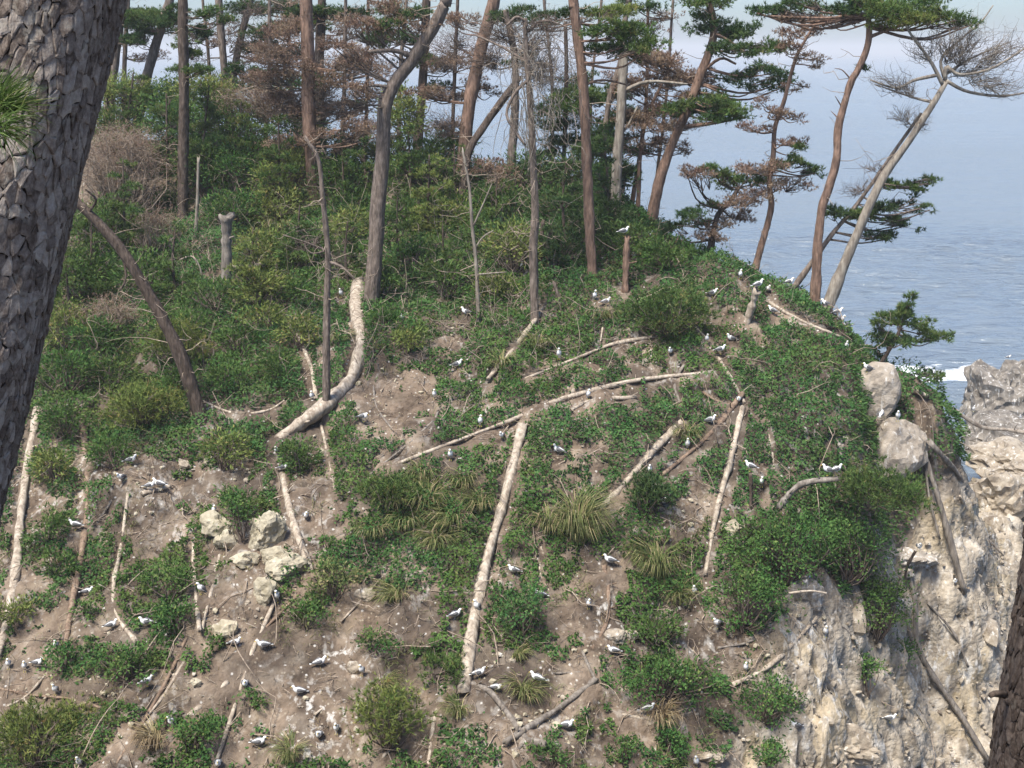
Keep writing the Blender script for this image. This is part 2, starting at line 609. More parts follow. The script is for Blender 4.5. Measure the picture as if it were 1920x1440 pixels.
def ground_mat():
    m, ns, ls = mat_new('hillside_ground')
    pos = geopos(ns)
    rock = attr(ns)
    # soil
    r1 = ramp(ns, [(0.32, (0.048, 0.035, 0.026)), (0.46, (0.138, 0.103, 0.076)), (0.61, (0.228, 0.175, 0.130)), (0.77, (0.38, 0.315, 0.245))])
    ls.new(noisen(ns, ls, pos, 1.1, 5, 0.68, 0.4), r1.inputs[0])
    peb = ns.new('ShaderNodeTexVoronoi')
    peb.inputs['Scale'].default_value = 7.0
    ls.new(pos, peb.inputs['Vector'])
    kp = ns.new('ShaderNodeMapRange')
    kp.inputs[1].default_value, kp.inputs[2].default_value = 0.26, 0.14
    ls.new(peb.outputs['Distance'], kp.inputs[0])
    pm = mathn(ns, ls, 'MULTIPLY', kp.outputs[0], mathn(ns, ls, 'GREATER_THAN', noisen(ns, ls, pos, 1.7, 3), 0.52))
    soil = mixc(ns, ls, mathn(ns, ls, 'MULTIPLY', pm, 0.7), r1.outputs[0], (0.40, 0.35, 0.27))
    kh = ns.new('ShaderNodeMapRange')
    kh.inputs[1].default_value, kh.inputs[2].default_value = 0.44, 0.58
    ls.new(noisen(ns, ls, pos, 0.38, 4, 0.6, 0.3), kh.inputs[0])
    soil = mixc(ns, ls, mathn(ns, ls, 'MULTIPLY', kh.outputs[0], 0.8), soil, mixc(ns, ls, noisen(ns, ls, pos, 6.0, 3), (0.022, 0.017, 0.014), (0.10, 0.078, 0.062)))
    # rock
    rp = mapn(ns, ls, pos, (1.0, 1.0, 0.55))
    r2 = ramp(ns, [(0.28, (0.10, 0.086, 0.072)), (0.45, (0.30, 0.255, 0.20)), (0.6, (0.47, 0.41, 0.33)), (0.78, (0.62, 0.56, 0.47))])
    ls.new(noisen(ns, ls, rp, 1.6, 5, 0.66, 0.5), r2.inputs[0])
    yel = noisen(ns, ls, pos, 0.55, 3)
    rockc = mixc(ns, ls, mathn(ns, ls, 'MULTIPLY', mathn(ns, ls, 'GREATER_THAN', yel, 0.56), 0.25), r2.outputs[0], (0.44, 0.33, 0.16))
    # bird lime: white runs down the rock
    st = mapn(ns, ls, pos, (4.5, 4.5, 1.1))
    kg = ns.new('ShaderNodeMapRange')
    kg.inputs[1].default_value, kg.inputs[2].default_value = 0.53, 0.63
    ls.new(noisen(ns, ls, st, 1.0, 5, 0.62), kg.inputs[0])
    k2 = ns.new('ShaderNodeMapRange')
    k2.inputs[1].default_value, k2.inputs[2].default_value = 0.42, 0.62
    ls.new(noisen(ns, ls, pos, 0.42, 3), k2.inputs[0])
    lime = mathn(ns, ls, 'MULTIPLY', kg.outputs[0], mathn(ns, ls, 'MAXIMUM', mathn(ns, ls, 'MULTIPLY', k2.outputs[0], 0.45), attr(ns, 'lime')))
    limec = (0.66, 0.64, 0.60)
    rockc = mixc(ns, ls, mathn(ns, ls, 'MULTIPLY', lime, 0.9), rockc, limec)
    soil = mixc(ns, ls, mathn(ns, ls, 'MULTIPLY', lime, 0.75), soil, limec)
    rfac = mathn(ns, ls, 'ADD', rock, mathn(ns, ls, 'MULTIPLY_ADD', noisen(ns, ls, pos, 1.4, 4), 1.2, -0.6), clamp=True)
    c = mixc(ns, ls, rfac, soil, rockc)
    dr = ns.new('ShaderNodeTexVoronoi')
    dr.inputs['Scale'].default_value = 4.2
    ls.new(pos, dr.inputs['Vector'])
    kd = ns.new('ShaderNodeMapRange')
    kd.inputs[1].default_value, kd.inputs[2].default_value = 0.17, 0.08
    ls.new(mathn(ns, ls, 'ADD', dr.outputs['Distance'], mathn(ns, ls, 'MULTIPLY_ADD', noisen(ns, ls, pos, 18, 2), 0.2, -0.1)), kd.inputs[0])
    c = mixc(ns, ls, mathn(ns, ls, 'MULTIPLY', kd.outputs[0], mathn(ns, ls, 'MULTIPLY', mathn(ns, ls, 'GREATER_THAN', noisen(ns, ls, pos, 1.3, 2), 0.45), 0.6)), c, limec)
    hgt = mathn(ns, ls, 'ADD', noisen(ns, ls, pos, 7.0, 3, 0.7), mathn(ns, ls, 'MULTIPLY', peb.outputs['Distance'], -0.6))
    finish(ns, ls, c, 0.95, hgt, 0.9, 0.06, 0.1)
    return m


gmb = MB()
gmb.add(m3.reshape(-1, 3), quads, None, rk.ravel())
ground = gmb.obj('ground', ground_mat())
la = ground.data.attributes.new('lime', 'FLOAT', 'POINT')
la.data.foreach_set('value', lime_a.ravel().astype(np.float32))
tag(ground, 'brown soil slope of the headland running into pale tan cliff', kind='structure')

# ------------------------------------------------------------------ sea
def sea_mat():
    m, ns, ls = mat_new('sea_water')
    pos = geopos(ns)
    v1 = mapn(ns, ls, pos, (0.5, 1.0, 1))
    v2 = mapn(ns, ls, pos, (0.045, 0.11, 1))
    n1 = noisen(ns, ls, v1, 1.0, 5, 0.6, 0.3)
    n2 = noisen(ns, ls, v2, 1.0, 4, 0.55, 0.2)
    wp = noisen(ns, ls, mapn(ns, ls, pos, (0.006, 0.02, 1)), 1.0, 3)
    h = mathn(ns, ls, 'ADD', mathn(ns, ls, 'MULTIPLY', n1, mathn(ns, ls, 'MULTIPLY_ADD', wp, 1.8, -0.3)), mathn(ns, ls, 'MULTIPLY', n2, 1.6))
    # foam washing about the rocks off the point
    sx = ns.new('ShaderNodeSeparateXYZ')
    ls.new(pos, sx.inputs[0])
    dx = mathn(ns, ls, 'DIVIDE', mathn(ns, ls, 'SUBTRACT', sx.outputs[0], 29.5), 6.5)
    dy = mathn(ns, ls, 'DIVIDE', mathn(ns, ls, 'SUBTRACT', sx.outputs[1], 87.0), 3.6)
    rr = mathn(ns, ls, 'SQRT', mathn(ns, ls, 'ADD', mathn(ns, ls, 'POWER', dx, 2.0), mathn(ns, ls, 'POWER', dy, 2.0)))
    fz = noisen(ns, ls, mapn(ns, ls, pos, (0.45, 0.8, 1)), 1.0, 6, 0.65, 0.5)
    ff = mathn(ns, ls, 'ADD', mathn(ns, ls, 'SUBTRACT', 0.95, rr), mathn(ns, ls, 'MULTIPLY_ADD', fz, 2.6, -1.3))
    k = ns.new('ShaderNodeMapRange')
    k.inputs[1].default_value, k.inputs[2].default_value = 0.1, 0.45
    ls.new(ff, k.inputs[0])
    c = mixc(ns, ls, k.outputs[0], (0.155, 0.192, 0.228), (0.80, 0.83, 0.84))
    b = finish(ns, ls, c, 0.16, h, 1.0, 0.9, 0.5)
    ls.new(mathn(ns, ls, 'MULTIPLY_ADD', k.outputs[0], 0.6, 0.16), b.inputs['Roughness'])
    return m


smb = MB()
sxs = np.concatenate([[-15000, -6000, -2500, -1000, -400, -150], np.arange(-80, 6, 2.0), np.arange(6, 70, 0.8), [74, 80, 150, 400, 1000, 2500, 6000, 15000]])
sys_ = np.concatenate([[-600, -100, 0, 20], np.arange(30, 56, 2.0), np.arange(56, 180, 0.65), [220, 400, 800, 1600, 3500, 8000, 16000]])
SX, SY = np.meshgrid(sxs, sys_)
amp = smoothstep(56, 60, SY) * (1 - smoothstep(140, 179, SY)) * (1 - smoothstep(60, 69, SX)) * smoothstep(6, 9, SX)
SZ = amp * (0.34 * fbm(np.stack([SX * 0.26, SY * 0.55, SX * 0], -1), 3, 31) + 0.10 * np.abs(fbm(np.stack([SX * 0.13, SY * 0.3, SX * 0 + 3], -1), 2, 32)))
nr, nc = SX.shape
ii = np.arange(nr - 1)[:, None] * nc + np.arange(nc - 1)[None, :]
smb.add(np.stack([SX, SY, SZ], -1).reshape(-1, 3), np.stack([ii, ii + 1, ii + nc + 1, ii + nc], -1).reshape(-1, 4))
sea = smb.obj('sea', sea_mat())
tag(sea, 'calm pale blue sea reaching a hazy horizon', kind='structure')

# ------------------------------------------------------------------ haze over the sea
hz = bpy.data.materials.new('sea_haze')
hz.use_nodes = True
hn = hz.node_tree.nodes
hn.clear()
pv = hn.new('ShaderNodeVolumePrincipled')
pv.inputs['Color'].default_value = (0.95, 0.97, 1.0, 1)
pv.inputs['Density'].default_value = 0.0005
pv.inputs['Anisotropy'].default_value = 0.0
ho = hn.new('ShaderNodeOutputMaterial')
hz.node_tree.links.new(pv.outputs[0], ho.inputs['Volume'])
a, b, z0, z1 = 15500, 17000, -5.0, 45.0
hb = MB().add([(-a, -800, z0), (a, -800, z0), (a, b, z0), (-a, b, z0), (-a, -800, z1), (a, -800, z1), (a, b, z1), (-a, b, z1)],
              [(0, 3, 2, 1), (4, 5, 6, 7), (0, 1, 5, 4), (1, 2, 6, 5), (2, 3, 7, 6), (3, 0, 4, 7)])
haze = hb.obj('haze', hz, smooth=False)
tag(haze, 'pale sea haze softening the horizon', kind='stuff')
# ------------------------------------------------------------------ materials of wood, leaves, rock
M = {}
M['bark_red'] = bark_mat('red_pine_bark', (0.217, 0.139, 0.101), (0.080, 0.053, 0.041), (0.341, 0.227, 0.166), 5)
M['bark_gray'] = bark_mat('grey_pine_bark', (0.182, 0.143, 0.117), (0.067, 0.053, 0.043), (0.308, 0.253, 0.210), 6)
M['bark_dark'] = bark_mat('dark_bark', (0.098, 0.073, 0.058), (0.036, 0.027, 0.021), (0.176, 0.137, 0.110), 6)
M['bark_pale'] = bark_mat('weathered_trunk', (0.27, 0.235, 0.19), (0.13, 0.105, 0.085), (0.39, 0.355, 0.30), 4, bstr=0.4)
M['drift'] = bark_mat('bleached_log', (0.43, 0.365, 0.29), (0.20, 0.155, 0.12), (0.60, 0.54, 0.45), 3.5, lichen=(0.16, 0.12, 0.09), bstr=0.5)
M['drift_brown'] = bark_mat('brown_log', (0.235, 0.165, 0.118), (0.105, 0.072, 0.054), (0.36, 0.285, 0.21), 4, bstr=0.5)
M['drift_gray'] = bark_mat('grey_log', (0.225, 0.195, 0.165), (0.095, 0.08, 0.068), (0.37, 0.335, 0.295), 4, bstr=0.5)
M['twig'] = bark_mat('dead_twig', (0.338, 0.269, 0.206), (0.188, 0.144, 0.112), (0.525, 0.450, 0.362), 8, bstr=0.1)
M['twig_dark'] = bark_mat('dark_twig', (0.150, 0.116, 0.095), (0.075, 0.058, 0.049), (0.255, 0.203, 0.168), 8, bstr=0.1)
M['pine'] = leaf_mat('pine_needles', (0.040, 0.070, 0.021), (0.086, 0.145, 0.038), (0.154, 0.218, 0.063), 0.24, accent=(0.220, 0.198, 0.074))
M['pine_dark'] = leaf_mat('dark_pine_needles', (0.025, 0.053, 0.020), (0.055, 0.101, 0.033), (0.109, 0.159, 0.051), 0.22)
M['pine_yellow'] = leaf_mat('yellow_green_needles', (0.075, 0.112, 0.027), (0.163, 0.206, 0.053), (0.263, 0.294, 0.088), 0.22, accent=(0.300, 0.225, 0.088))
M['pine_brown'] = leaf_mat('dead_brown_needles', (0.127, 0.082, 0.058), (0.235, 0.155, 0.109), (0.354, 0.253, 0.179), 0.15, accent=(0.417, 0.320, 0.230))
M['cedar'] = leaf_mat('green_shrub_leaves', (0.032, 0.068, 0.018), (0.076, 0.142, 0.034), (0.135, 0.205, 0.056), 0.28, accent=(0.17, 0.21, 0.07))
M['leafy'] = leaf_mat('glossy_leaves', (0.027, 0.069, 0.018), (0.063, 0.137, 0.034), (0.123, 0.204, 0.055), 0.28, accent=(0.202, 0.246, 0.074))
M['creeper'] = leaf_mat('creeper_leaves', (0.028, 0.073, 0.022), (0.061, 0.137, 0.040), (0.118, 0.203, 0.062), 0.26, accent=(0.177, 0.224, 0.077))
M['grass'] = leaf_mat('coarse_grass', (0.070, 0.095, 0.032), (0.140, 0.165, 0.056), (0.240, 0.240, 0.100), 0.28, accent=(0.40, 0.32, 0.18))
M['straw'] = leaf_mat('dry_grass', (0.16, 0.115, 0.06), (0.27, 0.205, 0.115), (0.38, 0.31, 0.19), 0.25)


def rock_mat(name, dark, base, light, lime, scale=1.0):
    m, ns, ls = mat_new(name)
    pos = geopos(ns)
    r = ramp(ns, [(0.28, dark), (0.48, base), (0.75, light)])
    n = noisen(ns, ls, pos, 2.4 * scale, 6, 0.68, 0.4)
    ls.new(n, r.inputs[0])
    k = ns.new('ShaderNodeMapRange')
    k.inputs[1].default_value, k.inputs[2].default_value = 0.64 - lime * 0.22, 0.74 - lime * 0.22
    ls.new(noisen(ns, ls, mapn(ns, ls, pos, (6, 6, 0.8)), 1.0, 5, 0.65), k.inputs[0])
    c = mixc(ns, ls, mathn(ns, ls, 'MULTIPLY', k.outputs[0], min(1.0, 0.35 + lime)), r.outputs[0], (0.68, 0.66, 0.62))
    h = noisen(ns, ls, pos, 11.0 * scale, 4, 0.7)
    finish(ns, ls, c, 0.93, h, 0.8, 0.05, 0.12)
    return m


M['rock_tan'] = rock_mat('tan_rock', (0.13, 0.10, 0.075), (0.32, 0.27, 0.21), (0.50, 0.44, 0.355), 0.35)
M['rock_yellow'] = rock_mat('yellowish_rock', (0.20, 0.165, 0.10), (0.38, 0.335, 0.245), (0.54, 0.49, 0.38), 0.15)
M['rock_lime'] = rock_mat('bird_limed_rock', (0.14, 0.115, 0.095), (0.30, 0.26, 0.215), (0.46, 0.42, 0.37), 0.55)
M['rock_sea'] = rock_mat('sea_rock', (0.06, 0.054, 0.048), (0.17, 0.15, 0.128), (0.33, 0.295, 0.25), 0.35, 0.7)
M['rock_shoulder'] = rock_mat('weathered_grey_rock', (0.15, 0.125, 0.10), (0.31, 0.265, 0.215), (0.45, 0.40, 0.34), 0.32)
M['soil_red'] = rock_mat('reddish_earth', (0.10, 0.072, 0.057), (0.20, 0.152, 0.122), (0.30, 0.238, 0.195), 0.0, 2.0)

# ------------------------------------------------------------------ vectorised leaves, needles, twigs, grass
def unit(a):
    return a / (np.linalg.norm(a, axis=-1, keepdims=True) + 1e-9)


def rnd_dir(n):
    return unit(rng.normal(size=(n, 3)))


def leaves(mb, pos, d, L, Wd, var, nrm=None, fold=0.15):
    n = len(pos)
    if n == 0:
        return
    d = unit(d)
    nn = rnd_dir(n) if nrm is None else nrm + 0.5 * rnd_dir(n)
    s = unit(np.cross(d, nn))
    up = np.cross(s, d)
    L = np.broadcast_to(L, (n,))[:, None]
    Wd = np.broadcast_to(Wd, (n,))[:, None]
    v = np.stack([pos, pos + d * L * 0.45 + s * Wd * 0.5 + up * fold * Wd, pos + d * L, pos + d * L * 0.45 - s * Wd * 0.5 + up * fold * Wd], 1)
    mb.add(v.reshape(-1, 3), np.arange(n * 4).reshape(n, 4), None, np.repeat(np.broadcast_to(var, (n,)), 4))


def needles(mb, pos, axis, L, k=9, spread=0.75, width=0.02, var=0.5):
    """k slim needles round each point, fanning about axis"""
    n = len(pos)
    if n == 0:
        return
    p = np.repeat(pos, k, 0)
    a = np.repeat(unit(axis), k, 0)
    d = unit(a + spread * rng.normal(size=(n * k, 3)))
    LL = np.repeat(np.broadcast_to(L, (n,)), k) * rng.uniform(0.65, 1.15, n * k)
    s = unit(np.cross(d, rnd_dir(n * k))) * width * 0.5
    v = np.stack([p - s, p + s, p + d * LL[:, None]], 1)
    vr = np.repeat(np.broadcast_to(var, (n,)), k) + rng.normal(size=n * k) * 0.12
    mb.add(v.reshape(-1, 3), None, np.arange(n * k * 3).reshape(-1, 3), np.repeat(np.clip(vr, 0, 1), 3))


def twigs(mb, p0, p1, r0, bend=0.2, seg=4, var=0.5):
    """many thin three-sided twigs at once, from p0 to p1"""
    n = len(p0)
    if n == 0:
        return
    t = np.linspace(0, 1, seg + 1)
    mid = rng.normal(size=(n, 3)) * np.linalg.norm(p1 - p0, axis=1)[:, None] * bend
    mid2 = rng.normal(size=(n, 3)) * np.linalg.norm(p1 - p0, axis=1)[:, None] * bend * 0.4
    pts = p0[:, None] * (1 - t)[None, :, None] + p1[:, None] * t[None, :, None] + mid[:, None] * (4 * t * (1 - t))[None, :, None] + mid2[:, None] * np.sin(3 * math.pi * t)[None, :, None]
    d = unit(p1 - p0)
    a = unit(np.cross(d, rnd_dir(n)))
    b = np.cross(d, a)
    th = np.array([0, 2.094, 4.189])
    rr = np.broadcast_to(r0, (n,))[:, None] * np.linspace(1, 0.35, seg + 1)[None, :]
    ring = a[:, None, None, :] * np.cos(th)[None, None, :, None] + b[:, None, None, :] * np.sin(th)[None, None, :, None]
    v = pts[:, :, None, :] + ring * rr[:, :, None, None]
    m = (seg + 1) * 3
    base = (np.arange(n) * m)[:, None, None]
    i = np.arange(seg)[None, :, None] * 3
    j = np.arange(3)[None, None, :]
    jn = (j + 1) % 3
    q = np.stack([base + i + j, base + i + jn, base + i + 3 + jn, base + i + 3 + j], -1).reshape(-1, 4)
    mb.add(v.reshape(-1, 3), q, None, np.repeat(np.broadcast_to(var, (n,)), m))
    return pts


def blades(mb, pos, out, L, width, var, up=1.0):
    """arching grass blades"""
    n = len(pos)
    out = unit(out)
    z = np.array([0, 0, 1.0])
    L = np.broadcast_to(L, (n,))[:, None]
    s = unit(np.cross(out, z) + 0.3 * rnd_dir(n)) * np.broadcast_to(width, (n,))[:, None] * 0.5
    p1 = pos + (out * 0.30 + z * 0.50 * up) * L
    p2 = pos + (out * 0.66 + z * 0.62 * up) * L
    p3 = pos + (out * 0.98 + z * 0.38 * up) * L
    v = np.stack([pos - s, pos + s, p1 - s, p1 + s, p2 - s * 0.75, p2 + s * 0.75, p3], 1)
    b = (np.arange(n) * 7)[:, None]
    q = np.concatenate([b + np.array([0, 1, 3, 2]), b + np.array([2, 3, 5, 4])])
    mb.add(v.reshape(-1, 3), q, b + np.array([4, 5, 6]), np.repeat(var, 7))


def ball(n, flat=False):
    p = rnd_dir(n) * rng.uniform(0, 1, (n, 1)) ** (1 / 3)
    if flat:
        p[:, 2] = np.abs(p[:, 2]) * 0.9 - 0.25
    return p


# ------------------------------------------------------------------ rocks
import bmesh
_ico = {}


def ico(sub):
    if sub not in _ico:
        bm = bmesh.new()
        bmesh.ops.create_icosphere(bm, subdivisions=sub, radius=1.0)
        bm.verts.ensure_lookup_table()
        _ico[sub] = (np.array([v.co[:] for v in bm.verts]), np.array([[v.index for v in f.verts] for f in bm.faces]))
        bm.free()
    return _ico[sub]


def rock_shape(seed, sub=3, planes=13, rough=0.05, flatness=0.5, blocks=1.0):
    r = np.random.default_rng(seed)
    v, f = ico(sub)
    nrm = unit(r.normal(size=(planes, 3)))
    hh = r.uniform(flatness, 1.0, planes)
    dots = v @ nrm.T
    rad = np.min(np.where(dots > 0.05, hh / np.maximum(dots, 0.05), 9), 1)
    rad = np.minimum(rad, 1.15)
    p = v * rad[:, None]
    p = p + v * (rough * fbm(p * 2.5 + seed, 3, seed % 97))[:, None]
    if sub >= 3:
        f1, f2, fi = worley(p * np.array([2.1, 2.1, 1.6]) + seed, seed % 89)
        p = p + v * (blocks * ((fi - 0.5) * 0.22 + np.minimum(f2 - f1, 0.22) * 0.5 - 0.05))[:, None]
        f1, f2, fi = worley(p * 4.6 + seed, seed % 83)
        p = p + v * (blocks * ((fi - 0.5) * 0.10 + np.minimum(f2 - f1, 0.2) * 0.22))[:, None]
    return p, f


def rock(u, v, wpx, hpx, label, mat='rock_tan', seed=1, Y=None, name='rock', sub=4, group=None, deep=0.7, lift=0.15, cat='rock', **kw):
    """(u, v) the middle of the rock as sighted; it sits on the ground there"""
    base = hit1(u, v + hpx * 0.4) if Y is None else P(u, v + hpx * 0.4, Y)
    s = base[1] / FPX / CP
    p, f = rock_shape(seed, 3 if wpx < 60 else sub, **kw)
    p = p * np.array([wpx * 0.5, wpx * 0.5 * deep, hpx * 0.5]) * s * 1.12
    tl = (seed * 0.7) % 0.5 - 0.25
    p = np.stack([p[:, 0] * math.cos(tl) - p[:, 2] * math.sin(tl), p[:, 1], p[:, 0] * math.sin(tl) + p[:, 2] * math.cos(tl)], -1)
    c = P(u, v, base[1] + wpx * 0.5 * deep * s * (0.25 if Y is not None else 0.5))
    o = MB().add(p, None, f).obj(name, M[mat], smooth=False)
    o.location = c
    o.rotation_euler = (0, 0, (seed * 1.7) % 0.8 - 0.4)
    tag(o, label, cat, group)
    return o


# ------------------------------------------------------------------ logs and dead wood lying on the slope
LOGPTS = []    # (u, v, point, radius) to let birds perch on them


def sight_path(pts, n):
    return smooth_path(np.array(pts, float), n)


def log(pts, w, label, mat='drift', name='fallen_log', cat='log', w1=None, stand=False, Y=None, sides=8, stubs=0, jag=0.12, lift=0.3, rough=0.11, lean=0.0, n=None, parent=None, group=None):
    seed = len(LOGPTS) + int(pts[0][0])
    if stubs == 0 and w > 8 and parent is None and math.hypot(pts[0][0] - pts[-1][0], pts[0][1] - pts[-1][1]) > 90:
        stubs = 2
    n = n or max(12, 6 * len(pts))
    path = sight_path(pts, n)
    if w1 is None:
        w1 = w * 0.8
    if stand or Y is not None:
        y0 = Y if Y is not None else hit1(*path[-1])[1]
        yy = y0 + lean * np.linspace(1, 0, n)
    else:
        h = np.array([hit1(a, b) for a, b in path])
        k = np.polyfit(np.linspace(0, 1, n), h[:, 1], min(2, len(pts) - 1))
        yy = np.minimum(np.polyval(k, np.linspace(0, 1, n)), h[:, 1])
        yy[1:-1] = (yy[:-2] + yy[1:-1] * 2 + yy[2:]) / 4
    s = np.mean(yy) / FPX / CP
    r = np.linspace(w, w1, n) * 0.40 * s
    if not (stand or Y is not None):
        yy = yy - r * lift - smoothstep(1600, 1680, path[:, 0]) * 0.22
    p3 = P(path[:, 0], path[:, 1], yy)
    if stand:
        p3[-1] -= np.array([0, 0, 0.25])
    mb = MB()
    tube(mb, p3, r * (1 + 0.10 * np.sin(np.linspace(0, 9, n) + seed) + 0.10 * np.random.default_rng(seed).normal(size=n)), sides + 3, rough * 1.5, seed, 0.5, True, (0.2 if stand else jag) * min(1.0, np.mean(r) * 8))
    loc = p3[-1].copy()
    o = mb.obj(name, M[mat], parent, loc=None if parent is not None else loc)
    if parent is None:
        tag(o, label, cat, group)
    for a, b, c, d in zip(path[:, 0], path[:, 1], p3, r):
        LOGPTS.append((a, b, c, d))
    for k in range(stubs):
        i = rng.integers(1, n - 1)
        L = rng.uniform(0.15, 0.5)
        d = unit(np.array([rng.normal(), -0.5, abs(rng.normal()) + 0.3]))
        sb = MB()
        tube(sb, smooth_path([p3[i], p3[i] + d * L * 0.5, p3[i] + d * L + np.array([0, 0, -0.04])], 5), np.linspace(r[i] * 0.32, r[i] * 0.16, 5), 5, 0.1, k, 0.5, True)
        st = sb.obj('branch_stub', M[mat], o)
        st.location = -Vector(loc) if parent is None else (0, 0, 0)
    return o


# ------------------------------------------------------------------ trees
TREES = {}
PADMAT = {'green': 'pine', 'dark': 'pine_dark', 'yellow': 'pine_yellow', 'brown': 'pine_brown'}


def pad_foliage(mbs, c, rad, kind, dens=1.0, anchor=None, up=0.55):
    """one tier of a pine crown: twigs through an uneven flat-bottomed cloud, needle tufts on the twigs"""
    area = math.pi * rad[0] * max(rad[2], rad[0] * 0.35)
    if kind == 'bare':
        nt = int(30 * dens * area / 0.9) + 10
        ends = c + ball(nt) * rad
        st = (anchor if anchor is not None else c - np.array([0, 0, rad[2]])) * 0.45 + c * 0.55
        p0 = st + (ends - st) * rng.uniform(0.0, 0.5, (nt, 1)) + rng.normal(size=(nt, 3)) * 0.03
        pts = twigs(mbs['twig'], p0, ends, 0.012, 0.26, 4, rng.uniform(0, 1, nt))
        for rep in range(3):
            k = rng.integers(1, 5, nt)
            q0 = pts[np.arange(nt), k]
            out = unit(ends - p0) * 0.5 + np.array([0, 0, 0.45]) + rng.normal(size=(nt, 3)) * 0.6
            twigs(mbs['twig'], q0, q0 + out * rng.uniform(0.12, 0.34, (nt, 1)), 0.006, 0.2, 2, rng.uniform(0, 1, nt))
        return
    ncl = max(4, int(14 * area / 0.6))
    rad = np.array([rad[0], rad[1], max(rad[2] * 1.15, rad[0] * 0.26)])
    cl = ball(ncl, True) * rad * rng.uniform(0.75, 1.2, (ncl, 1))
    tx, ty = rng.normal(0, 0.22, 2)
    cl[:, 2] += cl[:, 0] * tx + cl[:, 1] * ty
    cl = c + cl
    st = c.copy() if anchor is None else anchor * 0.35 + c * 0.65
    st = st - np.array([0, 0, rad[2] * 0.4])
    twigs(mbs['twig'], np.repeat(st[None], ncl, 0), cl, 0.016, 0.12, 2, rng.uniform(0, 1, ncl))
    n = int((104 if kind != 'brown' else 80) * dens * area / 0.30)
    which = rng.integers(0, ncl, n)
    cs = np.minimum(0.34, 0.30 * rad[0] + 0.06)
    pos = cl[which] + rng.normal(size=(n, 3)) * np.array([cs, cs, cs * 0.42]) * 0.62
    ax = unit((pos - c) / rad) * 0.55 + np.array([0, 0, up]) + rng.normal(size=(n, 3)) * 0.3
    cv = rng.uniform(0.15, 0.75, ncl)
    needles(mbs['leaf'], pos, ax, 0.15 if kind != 'brown' else 0.12, 8 if kind != 'brown' else 6, 0.6, 0.027 if kind != 'brown' else 0.022, np.clip(cv[which] + rng.normal(size=n) * 0.14, 0, 1))


